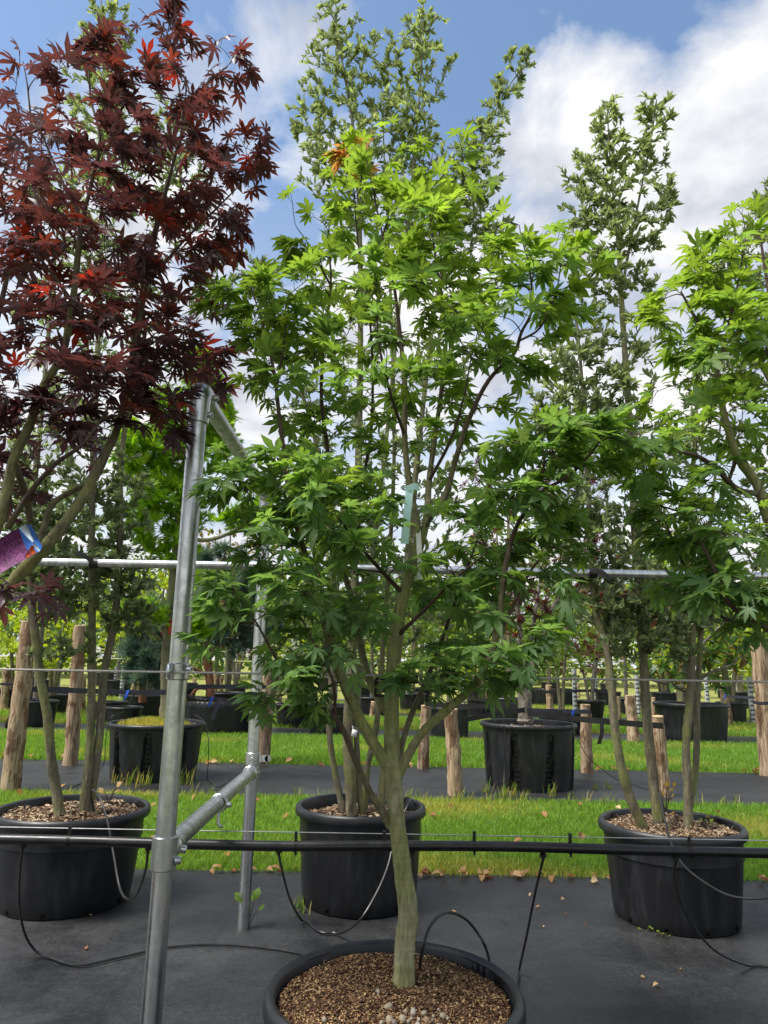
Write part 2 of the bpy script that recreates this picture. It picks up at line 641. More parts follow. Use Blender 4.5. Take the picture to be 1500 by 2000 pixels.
# ------------------------------------------------------------------ leaf shapes
def maple_shape(width=0.17, sinus=0.36, droop=0.28, fold=0.05, seed=0):
    """seven-lobed palmate leaf, petiole at the origin, tip along +y, unit length"""
    r = random.Random(seed)
    lobes = [(-128, .40), (-82, .70), (-40, .93), (0, 1.0), (40, .93), (82, .70), (128, .40)]
    V = [(0, 0, 0)]
    T = []

    def pt(a, rad, lift=0.0):
        a = math.radians(a)
        z = -droop * rad * rad + lift
        return (math.sin(a) * rad, math.cos(a) * rad, z)
    n = len(lobes)
    sin_idx = []
    for k in range(n + 1):
        if k == 0:
            a, s = lobes[0][0] - 24, 0.10
        elif k == n:
            a, s = lobes[-1][0] + 24, 0.10
        else:
            a = (lobes[k - 1][0] + lobes[k][0]) / 2
            s = sinus * min(lobes[k - 1][1], lobes[k][1]) * r.uniform(.9, 1.1)
        V.append(pt(a, s, fold * 0.4))
        sin_idx.append(len(V) - 1)
    for k, (a, L) in enumerate(lobes):
        L *= r.uniform(.93, 1.06)
        a += r.uniform(-4, 4)
        w = width * L * r.uniform(.9, 1.1)
        mid = L * 0.60
        da = math.degrees(math.atan2(w, mid))
        m_ = math.hypot(w, mid)
        iL, iR = sin_idx[k], sin_idx[k + 1]
        V += [pt(a - da, m_, fold), pt(a, L), pt(a + da, m_, fold), pt(a, L * 0.55, -fold * .3)]
        b = len(V) - 4
        wl_, tp, wr, rb = b, b + 1, b + 2, b + 3
        T += [(0, rb, iL), (iL, rb, wl_), (wl_, rb, tp), (tp, rb, wr), (wr, rb, iR), (iR, rb, 0)]
    W = np.full(len(V), .93)
    W[0] = 1.35
    W[9 + 3::4] = 1.28
    W[9 + 1::4] = .86
    return np.array(V, float), np.array(T), W


def star_shape():
    """low-cost palmate leaf for distant maples"""
    V = [(0, 0, 0)]
    T = []
    for a, L in ((-95, .6), (-45, .9), (0, 1.0), (45, .9), (95, .6)):
        for da, rr in ((-15, .42), (0, 1.0), (15, .42)):
            q = math.radians(a + da)
            V.append((math.sin(q) * rr * L, math.cos(q) * rr * L, -.3 * (rr * L) ** 2))
        b = len(V) - 3
        T += [(0, b, b + 1), (0, b + 1, b + 2)]
    return np.array(V, float), np.array(T)


def oval_shape(w=0.23, curl=0.12, fold=0.07):
    V = [(0, 0, 0), (-w * .8, .3, fold), (w * .8, .3, fold), (0, .32, 0), (-w, .6, fold - curl * .3), (w, .6, fold - curl * .3), (0, .65, -curl * .4), (0, 1, -curl)]
    T = [(0, 3, 1), (0, 2, 3), (1, 3, 6), (1, 6, 4), (3, 2, 5), (3, 5, 6), (4, 6, 7), (6, 5, 7)]
    return np.array(V, float), np.array(T)


def simple_leaf(w=0.28):
    V = [(0, 0, 0), (-w, .5, .05), (w, .5, .05), (0, 1, -.08)]
    return np.array(V, float), np.array([(0, 2, 1), (1, 2, 3)])


def spray_shape(n=11, seed=1, ln=0.42, w=0.03):
    """a feathery tuft of needles"""
    r = random.Random(seed)
    V, T = [], []
    for k in range(n):
        t = k / n
        base = np.array([0, t * 0.75, 0])
        for s in (-1, 1):
            d = np.array([s * (0.75 - .3 * t) + r.uniform(-.2, .2), 0.65 + r.uniform(-.1, .3), r.uniform(-.35, .35)])
            d /= np.linalg.norm(d)
            L = ln * (1 - .45 * t) * r.uniform(.8, 1.2)
            sd_ = np.cross(d, (0, 0, 1)) * w
            b = len(V)
            V += [base - sd_, base + sd_, base + d * L]
            T.append((b, b + 1, b + 2))
    return np.array(V, float), np.array(T)


def tuft_shape(n=26, seed=2, w=0.022):
    """a round brush of pine needles"""
    r = random.Random(seed)
    V, T = [], []
    for k in range(n):
        d = np.array([r.gauss(0, .75), r.uniform(-.1, 1.2), r.gauss(0, .75)])
        d /= np.linalg.norm(d)
        sd_ = np.cross(d, (r.random(), r.random(), 1))
        sd_ = sd_ / np.linalg.norm(sd_) * w
        base = d * .05 + np.array([0, .25 * r.random(), 0])
        b = len(V)
        V += [base - sd_, base + sd_, base + d * r.uniform(.6, 1.0)]
        T.append((b, b + 1, b + 2))
    return np.array(V, float), np.array(T)


class Leaves:
    """positions, tip directions, normals, sizes and tint class of the leaves of one crown"""
    def __init__(self):
        self.p, self.d, self.n, self.s, self.k = [], [], [], [], []

    def add(self, p, d, n, s, k):
        self.p.append(p); self.d.append(d); self.n.append(n); self.s.append(s); self.k.append(k)

    def arrays(self):
        p, d, n, s = map(np.array, (self.p, self.d, self.n, self.s))
        d = d / (np.linalg.norm(d, axis=1)[:, None] + 1e-9)
        x = np.cross(d, n)
        x /= np.linalg.norm(x, axis=1)[:, None] + 1e-9
        n = np.cross(x, d)
        return p, np.stack([x, d, n], -1), s, np.array(self.k)      # columns = local axes


def instance(shape, p, M, s, tints):
    V, T = shape[:2]
    W8 = shape[2] if len(shape) > 2 else np.ones(len(V))
    W = p[:, None, :] + np.einsum('nij,vj->nvi', M, V) * s[:, None, None]
    Tt = T[None] + (np.arange(len(p)) * len(V))[:, None, None]
    return W.reshape(-1, 3), Tt.reshape(-1, 3), (np.asarray(tints)[:, None, :] * W8[None, :, None]).reshape(-1, 3)


def emit_leaves(L, shapes, mat, tints, parent, n_single=0, leaf_name='leaf', crown_name='foliage', score=None, smooth=False):
    """the n_single leaves that show largest become parts of their own, the rest one stuff part"""
    p, M, s, k = L.arrays()
    tints = np.array(tints)
    N = len(p)
    order = np.arange(N)
    if n_single:
        dv = p - CAM
        dep = dv @ FW
        sx = 750 + F * (dv @ RI) / np.maximum(dep, .1)
        sy = 1000 - F * (dv @ UP) / np.maximum(dep, .1)
        vis = (sx > 0) & (sx < 1500) & (sy > 0) & (sy < 2000)
        sc = s / np.maximum(dep, .2)
        facing = np.abs(np.einsum('ni,ni->n', M[:, :, 2], dv / np.linalg.norm(dv, axis=1)[:, None]))
        sc = sc * (0.35 + facing) / (dep ** 1.2) * np.where(vis, 1, 1e-6)
        order = np.argsort(-sc)
    single, rest = order[:n_single], order[n_single:]
    if len(rest):
        mb = MB()
        which = RNG.integers(0, len(shapes), len(rest))
        for si, shp in enumerate(shapes):
            q = rest[which == si]
            if len(q) == 0:
                continue
            jitter = RNG.uniform(.82, 1.2, (len(q), 1))
            V, T, C = instance(shp, p[q], M[q], s[q], tints[k[q]] * jitter)
            mb.add(V, T, C)
        o = mb.build(crown_name, mat, parent, smooth=False)
        stuff(o)
    if n_single:
        cache = {}
        for i in single:
            v = int(RNG.integers(0, len(shapes)))
            key = (v, int(k[i]))
            if key not in cache:
                w8 = shapes[v][2] if len(shapes[v]) > 2 else np.ones(len(shapes[v][0]))
                me = tri_mesh(leaf_name, shapes[v][0], shapes[v][1], tints[k[i]][None] * w8[:, None])
                me.materials.append(MATS[mat])
                cache[key] = me
            o = bpy.data.objects.new(leaf_name, cache[key])
            COL.objects.link(o)
            mw = Matrix.Identity(4)
            for a in range(3):
                for b in range(3):
                    mw[a][b] = M[i, a, b] * s[i]
                mw[a][3] = p[i, a]
            o.parent = parent
            o.matrix_parent_inverse = parent.matrix_basis.inverted()
            o.matrix_basis = mw


def unit(v):
    v = np.asarray(v, float)
    return v / (np.linalg.norm(v) + 1e-9)


def blob_points(blobs, mul=1.0, grow=1.0):
    """random points inside ellipsoids (px, py, Y, rx px, ry px, rY m, count)"""
    out = []
    for (x, y, Y, rx, ry, rY, n) in blobs:
        c = at(x, y, Y)
        k = depth(c) / F
        for _ in range(max(1, int(round(n * mul)))):
            q = RNG.normal(size=3)
            q /= np.linalg.norm(q)
            q *= RNG.random() ** (1 / 2.6) * grow
            out.append(c + RI * q[0] * rx * k + UP * q[1] * ry * k + np.array([0, 1, 0]) * q[2] * rY)
    return np.array(out)


class Tree:
    aged = False
    """limbs are given, twigs are grown from them to the target points, leaves sit on the twigs"""
    def __init__(self):
        self.P, self.D, self.R = [], [], []
        self.limbs = MB()
        self.twigs = MB()
        self.L = Leaves()
        self.tw = []

    def limb(self, pts, sides=10, per=6, knots=0.0, jit=0.02):
        S = smooth_path(pts, per)
        P, R = S[:, :3], np.maximum(S[:, 3], .0012)
        if knots:
            R = R * (1 + knots * np.abs(RNG.normal(0, 1, len(R))) * (RNG.random(len(R)) < .3))
        yg = np.clip((.0135 - R) / .006, 0, 1) if self.aged else np.zeros(len(R))
        yg = np.append(np.repeat(yg, sides), [yg[0], yg[-1]])
        self.limbs.tube(P, R, sides, True, np.stack([yg] * 3, -1), jit)
        T = np.gradient(P, axis=0)
        T /= np.linalg.norm(T, axis=1)[:, None] + 1e-9
        for a, b, c in zip(P, T, R):
            if c < 0.75 * R[0] or len(pts) > 2:
                self.P.append(a); self.D.append(b); self.R.append(c)

    def grow(self, targets, minz=-9, up=0.6, r_max=0.006, r_tip=0.0014, sides=4, wob=.05, maxr=None):
        P, D, R = list(self.P), list(self.D), list(self.R)
        A = np.array(P)
        ok = A[:, 2] > minz
        P = [p for p, o in zip(P, ok) if o]; D = [p for p, o in zip(D, ok) if o]; R = [p for p, o in zip(R, ok) if o]
        A = np.array(P)
        d0 = np.array([np.min(np.linalg.norm(A - t, axis=1)) for t in targets])
        buf = np.zeros((len(P) + len(targets) * 6, 3))
        buf[:len(P)] = A
        cnt = len(P)
        for t in np.asarray(targets)[np.argsort(d0)]:
            df = t - buf[:cnt]
            dd = np.linalg.norm(df, axis=1) + 1e-6
            cost = dd * (1 + up * np.maximum(0, -df[:, 2] / dd + 0.15))
            i = int(np.argmin(cost))
            L = dd[i]
            if L < 0.015:
                continue
            s, dr = buf[i], D[i]
            dirn = df[i] / L
            c = s + L * .5 * unit(.45 * dr + .75 * dirn + np.array([0, 0, .15]))
            u = np.linspace(0, 1, 6)[:, None]
            path = (1 - u) ** 2 * s + 2 * u * (1 - u) * c + u * u * t
            path[1:-1] += RNG.normal(0, wob * L * .3, (4, 3))
            ra = min(R[i] * .75, r_tip + r_max * min(1, L / .45))
            ra = max(ra, r_tip)
            rad = np.linspace(ra, r_tip, 6)
            self.twigs.tube(path, rad, sides, False)
            Tn = np.gradient(path, axis=0)
            Tn /= np.linalg.norm(Tn, axis=1)[:, None] + 1e-9
            self.tw.append((path, Tn, L))
            for j in range(1, 6):
                buf[cnt] = path[j]
                cnt += 1
                D.append(Tn[j]); R.append(rad[j])

    def leaf_maple(self, centre, size, pairs, ntint, tintf, droop=.45, petiole=True):
        for path, Tn, L in self.tw:
            n = random.choice(pairs)
            last = path[-1]
            for q in range(n):
                t = 1.0 if q == 0 else max(0.12, 1 - q * random.uniform(.22, .34))
                f = t * 5
                j = min(4, int(f))
                pos = path[j] + (path[j + 1] - path[j]) * (f - j)
                td = Tn[j]
                for sgn in (-1, 1):
                    if random.random() < .08:
                        continue
                    side = unit(np.cross(td, (0, 0, 1)) + RNG.normal(0, .35, 3))
                    out = unit(pos - centre(pos))
                    d = unit(.65 * sgn * side + .75 * td + .55 * out + np.array([0, 0, -droop * (1.0 if pos[2] < 1.75 else .55) * random.uniform(.2, 1.5)]) + RNG.normal(0, .25, 3))
                    pl = size * random.uniform(.28, .55)
                    base = pos + unit(d + np.array([0, 0, .5])) * pl
                    if petiole:
                        self.twigs.tube([pos, (pos + base) / 2 + np.array([0, 0, .004]), base], .0009, 3, False)
                    nrm = unit(np.array([0, 0, 1.0]) + RNG.normal(0, .34, 3))
                    s = size * random.uniform(.62, 1.12) * (0.75 if q == 0 else 1)
                    self.L.add(base, d, nrm, s, tintf(base, t))

    def leaf_small(self, size, per_m, ntint, tintf, spread=.8, upb=.35, minn=4):
        for path, Tn, L in self.tw:
            n = max(minn, int(per_m * L))
            for q in range(n):
                t = 1 - (q / n) ** 1.1 * .85
                f = t * 5
                j = min(4, int(f))
                pos = path[j] + (path[j + 1] - path[j]) * (f - j)
                rnd = RNG.normal(0, 1, 3)
                d = unit(Tn[j] * .7 + spread * unit(rnd) + np.array([0, 0, upb]))
                nrm = unit(np.array([0, 0, .8]) + RNG.normal(0, .6, 3))
                self.L.add(pos, d, nrm, size * random.uniform(.6, 1.15), tintf(pos, t))


# ================================================================== THE SETTING
def sheet(name, x0, x1, y0, y1, z, mat, nx=1, ny=1, dz=0.0):
    xs, ys = np.linspace(x0, x1, nx + 1), np.linspace(y0, y1, ny + 1)
    X, Y = np.meshgrid(xs, ys)
    Z = np.full_like(X, z) + (RNG.normal(0, dz, X.shape) if dz else 0)
    V = np.stack([X, Y, Z], -1).reshape(-1, 3)
    T = []
    w = nx + 1
    for j in range(ny):
        for i in range(nx):
            a = j * w + i
            T += [(a, a + 1, a + w + 1), (a, a + w + 1, a + w)]
    o = new_obj(name, tri_mesh(name, V, T, None, True), mat)
    return struct(o)


MAT_ROWS = [(-3.0, 4.86), (7.38, 9.62), (13.15, 14.75), (18.0, 19.4), (24.6, 26.2)]
LAWN_ROWS = [(4.86, 7.38), (9.62, 13.15), (14.75, 18.0), (19.4, 24.6)]
sheet('ground', -420, 420, -40, 900, -0.03, 'ground_field')
for i, (a, b) in enumerate(MAT_ROWS):
    w = 9 + b * 1.0
    o = sheet('ground_cover_path', -w, w, a, b, 0.004, 'ground_fabric', 60, 24, 0.0025)
for i, (a, b) in enumerate(LAWN_ROWS):
    w = 9 + b * 1.0
    sheet('lawn', -w, w, a - .02, b + .02, -0.004, 'ground_turf', 40, 10, 0.0035)


def lawn_blades(y0, y1, n, width, hgt, dry, seed):
    r = np.random.default_rng(seed)
    Y = y0 - .05 + (y1 - y0 + .10) * r.random(n)
    hw = .62 * Y + .5
    X = (r.random(n) * 2 - 1) * hw
    # ragged fringe over both edges
    edge = np.minimum(Y - y0, y1 - Y)
    keep = (edge > 0) | (r.random(n) < .35)
    patch = (np.sin(X * 1.7 + 2 * np.sin(Y * 1.3)) + np.sin(Y * 2.9 + X * .6)) * .25 + .5 + r.normal(0, .18, n)
    X, Y, edge, patch = X[keep], Y[keep], edge[keep], patch[keep]
    n = len(X)
    h = hgt * r.uniform(.45, 1.25, n) * (1 + .35 * (r.random(n) < .06))
    a = r.random(n) * 2 * math.pi
    lean = r.normal(0, .45, (n, 2)) * h[:, None]
    s = np.stack([np.cos(a), np.sin(a)], -1) * width * .5 * r.uniform(.7, 1.3, n)[:, None]
    z0 = np.full(n, -.006)
    base1 = np.column_stack([X - s[:, 0], Y - s[:, 1], z0])
    base2 = np.column_stack([X + s[:, 0], Y + s[:, 1], z0])
    mid1 = np.column_stack([X - s[:, 0] * .7 + lean[:, 0] * .35, Y - s[:, 1] * .7 + lean[:, 1] * .35, h * .6])
    mid2 = np.column_stack([X + s[:, 0] * .7 + lean[:, 0] * .35, Y + s[:, 1] * .7 + lean[:, 1] * .35, h * .6])
    tip = np.column_stack([X + lean[:, 0], Y + lean[:, 1], h])
    V = np.stack([base1, base2, mid1, mid2, tip], 1).reshape(-1, 3)
    b = (np.arange(n) * 5)[:, None]
    T = np.concatenate([b + np.array([[0, 1, 3]]), b + np.array([[0, 3, 2]]), b + np.array([[2, 3, 4]])])
    yel = np.clip((patch - (.80 - dry)) * 2.2, 0, 1)[:, None]
    g1 = np.array([.130, .255, .036]) * r.uniform(.75, 1.3, (n, 1))
    y1c = np.array([.36, .34, .095]) * r.uniform(.75, 1.25, (n, 1))
    C = np.repeat(g1 * (1 - yel) + y1c * yel, 5, axis=0)
    o = new_obj('grass', tri_mesh('grass', V, T, C), 'grass_blade')
    return stuff(o)


tag(lawn_blades(*LAWN_ROWS[0], 130000, .0062, .043, .15, 1), 'mown lawn grass in the strip behind the near row of pots', 'grass')
tag(lawn_blades(*LAWN_ROWS[1], 120000, .0095, .070, .03, 2), 'lush grass in the strip behind the two ribbed pots', 'grass')
tag(lawn_blades(*LAWN_ROWS[2], 45000, .014, .085, .18, 3), 'grass strip beyond the dimpled pots', 'grass')
tag(lawn_blades(*LAWN_ROWS[3], 40000, .020, .080, .42, 4), 'dry yellowing grass beyond the far fabric path', 'grass')


# ================================================================== POTS
def soil_disc(r, z, c, name='soil', parent=None, bumps=.008):
    mb = MB()
    prof = [(0.0005, z + .012), (r * .35, z + .008), (r * .7, z + .003), (r, z - .004)]
    mb.lathe(prof, (c[0], c[1], 0), 40, lambda t, rr, zz: rr)
    V = mb.V[0]
    V[:, 2] += RNG.normal(0, bumps * .5, len(V))
    return mb.build(name, 'potting_soil', parent)


def chips(c, r, z, n, size, palette, parent, name='bark_chips', clear=0.0):
    mb = MB()
    pal = np.array(palette)
    base = np.array([[1, 0, 0], [-1, 0, 0], [0, 1, 0], [0, -1, 0], [0, 0, 1], [0, 0, -1.]])
    T = np.array([(0, 2, 4), (2, 1, 4), (1, 3, 4), (3, 0, 4), (2, 0, 5), (1, 2, 5), (3, 1, 5), (0, 3, 5)])
    rr = r * np.sqrt(RNG.random(n)) * .985
    th = RNG.random(n) * 2 * math.pi
    long_ = RNG.random(n) < .3
    sz = size * RNG.uniform(.4, 1.25, n)
    dims = np.stack([sz * np.where(long_, 1.5, .9), sz * np.where(long_, .16, .6) * RNG.uniform(.6, 1.3, n), sz * np.where(long_, .12, .20)], -1)
    ang = RNG.normal(0, .45, (n, 2))
    yaw = RNG.random(n) * 2 * math.pi
    cx, sx, cy, sy, cz, sz_ = np.cos(ang[:, 0]), np.sin(ang[:, 0]), np.cos(ang[:, 1]), np.sin(ang[:, 1]), np.cos(yaw), np.sin(yaw)
    o0 = np.zeros(n)
    Rx = np.stack([np.stack([o0 + 1, o0, o0], -1), np.stack([o0, cx, -sx], -1), np.stack([o0, sx, cx], -1)], 1)
    Ry = np.stack([np.stack([cy, o0, sy], -1), np.stack([o0, o0 + 1, o0], -1), np.stack([-sy, o0, cy], -1)], 1)
    Rz = np.stack([np.stack([cz, -sz_, o0], -1), np.stack([sz_, cz, o0], -1), np.stack([o0, o0, o0 + 1], -1)], 1)
    M = Rz @ Ry @ Rx
    W = base[None] * dims[:, None, :]
    W = np.einsum('nij,nvj->nvi', M, W)
    lump = .006 * np.sin(rr * 31 + th * 3) + .004 * np.sin(th * 7)
    P = np.stack([c[0] + rr * np.cos(th), c[1] + rr * np.sin(th), z + .012 * (1 - (rr / r) ** 2) + lump * (size / .009) * .6 + RNG.uniform(-.002, .004, n)], -1)
    V = (W + P[:, None, :]).reshape(-1, 3)
    Tt = (T[None] + (np.arange(n) * 6)[:, None, None]).reshape(-1, 3)
    pick = np.where(long_, RNG.integers(len(pal) // 2, len(pal), n), RNG.integers(0, len(pal), n))
    C = np.repeat(pal[pick] * RNG.uniform(.7, 1.3, (n, 1)), 6, axis=0)
    mb.add(V, Tt, C)
    o = mb.build(name, 'chip', parent, smooth=False)
    return stuff(o)


PAL = [(.045, .022, .014), (.085, .040, .024), (.14, .062, .034), (.075, .043, .032), (.11, .052, .030), (.18, .10, .052), (.34, .21, .10), (.46, .31, .15), (.42, .27, .13)]
PAL_PALE = [(.10, .06, .04), (.17, .10, .06), (.26, .17, .10), (.36, .25, .15), (.42, .32, .21), (.48, .38, .26)]


def round_pot(label, cx, cy, rt, rb, h, soil_z, rim_h=.05, rim_w=.022, band=True, group=None, holes=True):
    t = thing('plant_pot', label, 'pot', (cx, cy, 0), group)
    mb = MB()
    prof = [(rb * .97, 0.005), (rb, .02)]
    for k in range(1, 9):
        u = k / 8
        r_ = rb + (rt - .02 - rb) * u ** .9
        prof.append((r_, .02 + (h - rim_h - .02) * u))
        if band and k == 6:
            prof.append((r_ + .007, .02 + (h - rim_h - .02) * u + .004))
            rt2 = r_
    rim0 = prof[-1]

    def mod(th, r, z):
        return r * (1 + .0035 * math.sin(3 * th + z * 9) + .003 * math.sin(7 * th + 1.0) + .0025 * math.cos(12 * th))
    inner = [(rim0[0] - .008, h - .01), (rb * .985 + (rt - rb) * .55, soil_z - .10)]
    mb.lathe(prof, (cx, cy, 0), 72, mod)
    mb.lathe(inner, (cx, cy, 0), 72, mod)
    wall = mb.build('wall', 'black_plastic', t)
    rm = MB()
    a = rim0[0]
    rp = [(a - .004, h - rim_h), (a + rim_w, h - rim_h + .002), (a + rim_w + .004, h - rim_h + .010), (a + rim_w + .003, h - .016),
          (a + rim_w - .003, h - .005), (a + rim_w * .45, h), (a - .004, h - .004), (a - .010, h - .014), (a - .011, h - rim_h * 1.6)]
    rm.lathe(rp, (cx, cy, 0), 96, lambda th, r, z: r * (1 + .003 * math.sin(2 * th + .5)))
    rm.build('rim', 'rim_plastic', t)
    ri_ = rim0[0] - .012 - (h - soil_z) * .05
    s = soil_disc(ri_, soil_z, (cx, cy), 'soil', t)
    if holes:
        for k in range(5):
            th = -math.pi / 2 + (k - 2) * .62 + .1
            hb = MB()
            R = Matrix.Rotation(th, 3, 'Z')
            hb.box((cx + math.cos(th) * (rb + .0005), cy + math.sin(th) * (rb + .0005), .035), (.006, .020, .024), R)
            hb.build('drain_hole', 'hole_dark', t, smooth=False)
    return t, s, ri_


# near row of three
potA, soilA, rA = round_pot('wide black pot of three slender trunks beside the steel frame', -1.70, 4.23, .405, .335, .485, .44)
potB, soilB, rB = round_pot('tall black pot of five thin stems behind the maple trunk', -0.10, 4.33, .366, .318, .51, .44)
potC, soilC, rC = round_pot('black pot with seedlings sprouting in its bark mulch', 1.60, 4.15, .376, .318, .482, .445)
potX, soilX, rX = round_pot('black pot past the pot with seedlings', 3.15, 4.25, .375, .318, .49, .445)
for pc, ps, rr_, zz in (((-1.70, 4.23), soilA, rA, .445), ((-.10, 4.33), soilB, rB, .445), ((1.60, 4.15), soilC, rC, .45), ((3.15, 4.25), soilX, rX, .45)):
    chips(pc, rr_ * .99, zz, 1300, .017, PAL_PALE, ps)

# the foreground pot
FGX, FGY, FGZ = 0.052, 2.12, 0.455
potF, soilF, rF = round_pot('black pot of bark mulch holding the green maple, hose looped over its rim', FGX, FGY, .343, .287, FGZ, .418, .052, .018, True)
chips((FGX, FGY), rF * 1.0, .423, 15000, .0062, PAL, soilF)
for k in range(26):
    P0 = at(random.uniform(600, 980), random.uniform(1880, 1985), 2.0)
    q = gp(random.uniform(570, 1000), random.uniform(1860, 1995), .432)
    if (q[0] - FGX) ** 2 + (q[1] - FGY) ** 2 > (rF * .93) ** 2:
        continue
    a = random.random() * 6.28
    Lk = random.uniform(.02, .06)
    mid = q + np.array([math.cos(a + .4) * Lk * .5, math.sin(a + .4) * Lk * .5, .006])
    e = q + np.array([math.cos(a) * Lk, math.sin(a) * Lk, .001])
    mb = MB()
    mb.tube([q, mid, e], [.0012, .0014, .0008], 4, True, random.choice([(.35, .22, .11), (.16, .09, .05), (.42, .30, .17)]))
    mb.build('fibre', 'chip', soilF)


def rock_mesh(seed):
    r = np.random.default_rng(seed)
    V, T = [], []
    for j, (z, rad) in enumerate(((-.8, .45), (-.25, .95), (.35, .85), (.8, .4))):
        for i in range(7):
            a = i / 7 * 2 * math.pi + .3 * j
            k = rad * r.uniform(.8, 1.15)
            V.append((math.cos(a) * k, math.sin(a) * k, z * r.uniform(.85, 1.1)))
    for j in range(3):
        for i in range(7):
            a, b = j * 7 + i, j * 7 + (i + 1) % 7
            T += [(a, b, b + 7), (a, b + 7, a + 7)]
    for i in range(1, 6):
        T += [(0, i + 1, i), (21, 21 + i, 22 + i)]
    return np.array(V), np.array(T)


ROCK_T = [(.31, .26, .185), (.36, .32, .26), (.26, .175, .11), (.20, .17, .145)]
rocks = []
for k in range(4):
    V, T = rock_mesh(k)
    me = tri_mesh('pebble', V, T, np.array(ROCK_T[k]), True)
    me.materials.append(MATS['stone'])
    rocks.append(me)
pebble_px = [(759, 1966, 8), (760, 1992, 8), (787, 1991, 9), (807, 1978, 7), (828, 1980, 6), (834, 1994, 8), (865, 1984, 6), (738, 1937, 5), (792, 1975, 4), (847, 1985, 4), (770, 1997, 6),
             (803, 1990, 4), (856, 1972, 3), (798, 1995, 4), (633, 1991, 5), (874, 1989, 3), (818, 1992, 4), (845, 1993, 4), (745, 1998, 5), (815, 2003, 6), (855, 2004, 5), (780, 2010, 7), (840, 2012, 6), (760, 2015, 6), (800, 2016, 5)]
for (x, y, r_) in pebble_px:
    q = gp(x, y, .436)
    if (q[0] - FGX) ** 2 + (q[1] - FGY) ** 2 > (rF * .95) ** 2:
        continue
    o = bpy.data.objects.new('pebble', random.choice(rocks[:2] if random.random() < .75 else rocks))
    COL.objects.link(o)
    s = r_ * 1.3 * depth(q) / F
    o.parent = soilF
    o.matrix_parent_inverse = Matrix.Identity(4)
    o.location = Vector(q) - Vector((FGX, FGY, 0)) * 0
    o.rotation_euler = (random.random(), random.random(), random.random() * 6)
    o.scale = (s * 1.05, s * .9, s * .75)
for o in list(soilF.children):
    if o.name.startswith('pebble'):
        o.matrix_parent_inverse = soilF.matrix_basis.inverted() @ Matrix.Translation(-Vector(potF.location)) if False else (potF.matrix_basis @ soilF.matrix_parent_inverse @ soilF.matrix_basis).inverted()


def ribbed_pot(label, cx, cy, rt, rb, h, soil_z, phase):
    t = thing('plant_pot', label, 'pot', (cx, cy, 0), 'ribbed nursery pots')
    N = 8
    zs = np.linspace(.004, h - .05, 16)

    def mod(th, r, z):
        k = ((th - phase) / (2 * math.pi) * N) % 1.0
        d = abs(k - .5) * 2                       # 0 at a panel's middle
        wdt = .36 - .26 * (z / h)
        top = max(0.0, min(1.0, (h * .86 - z) / .03))
        inset = .050 * top * max(0.0, min(1.0, (wdt - d) / .035))
        return r - inset
    mb = MB()
    mb.lathe([(rb + (rt - .02 - rb) * (z / h) ** .8, z) for z in zs] + [(rt - .02, h - .05)], (cx, cy, 0), 192, mod)
    mb.lathe([(rt - .032, h - .02), (rt - .05, soil_z - .08)], (cx, cy, 0), 64)
    mb.build('wall', 'black_plastic', t)
    rm = MB()
    a = rt - .022
    rm.lathe([(a - .004, h - .05), (a + .024, h - .045), (a + .030, h - .036), (a + .030, h - .014), (a + .022, h - .003), (a + .01, h), (a - .008, h - .006), (a - .012, h - .03), (a - .014, h - .09)], (cx, cy, 0), 96)
    rm.build('rim', 'rim_plastic', t)
    s = soil_disc(rt - .045, soil_z, (cx, cy), 'soil', t)
    for k in range(N):
        th0 = phase + (k + .5) / N * 2 * math.pi
        if math.sin(th0) > .35:
            continue
        for row, ncol in ((.05, 3), (.10, 3), (.15, 3), (.20, 3), (.25, 1), (.30, 1), (.35, 1), (.40, 1)):
            for c_ in range(ncol):
                th = th0 + (c_ - (ncol - 1) / 2) * .055
                r_ = rb + (rt - .02 - rb) * (row / h) ** .8 - .0495
                hb = MB()
                hb.box((cx + math.cos(th) * r_, cy + math.sin(th) * r_, row), (.006, .017, .017), Matrix.Rotation(th, 3, 'Z'))
                hb.build('drain_hole', 'hole_dark', t, smooth=False)
    return t, s


potR, soilR = ribbed_pot('big ribbed black pot with a yellow-green moss cushion round its trunk', -2.53, 8.41, .53, .455, .60, .545, 1.30)
potS, soilS = ribbed_pot('big ribbed black pot strapped between short stakes', 1.67, 8.32, .53, .47, .68, .60, 1.46)
chips((-2.53, 8.41), .47, .55, 900, .022, PAL_PALE, soilR)
chips((1.67, 8.32), .47, .605, 900, .020, PAL_PALE, soilS)
# yellow moss cushion on the one pot
mb = MB()
n = 2600
rr = .40 * np.sqrt(RNG.random(n)); th = RNG.random(n) * 6.283
X, Y = -2.53 + rr * np.cos(th), 8.30 + rr * np.sin(th) * .75
zb = .55 + .055 * (1 - (rr / .40) ** 2)
h = RNG.uniform(.02, .075, n)
ln = RNG.normal(0, .02, (n, 2))
V = np.stack([np.stack([X - .005, Y, zb], -1), np.stack([X + .005, Y, zb], -1), np.stack([X + ln[:, 0], Y + ln[:, 1], zb + h], -1)], 1).reshape(-1, 3)
pal = np.array([(.34, .36, .04), (.42, .38, .06), (.24, .30, .03), (.45, .40, .16)])
mb.add(V, np.arange(3 * n).reshape(-1, 3), np.repeat(pal[RNG.integers(0, 4, n)], 3, axis=0))
stuff(mb.build('moss', 'grass_blade', soilR, smooth=False))


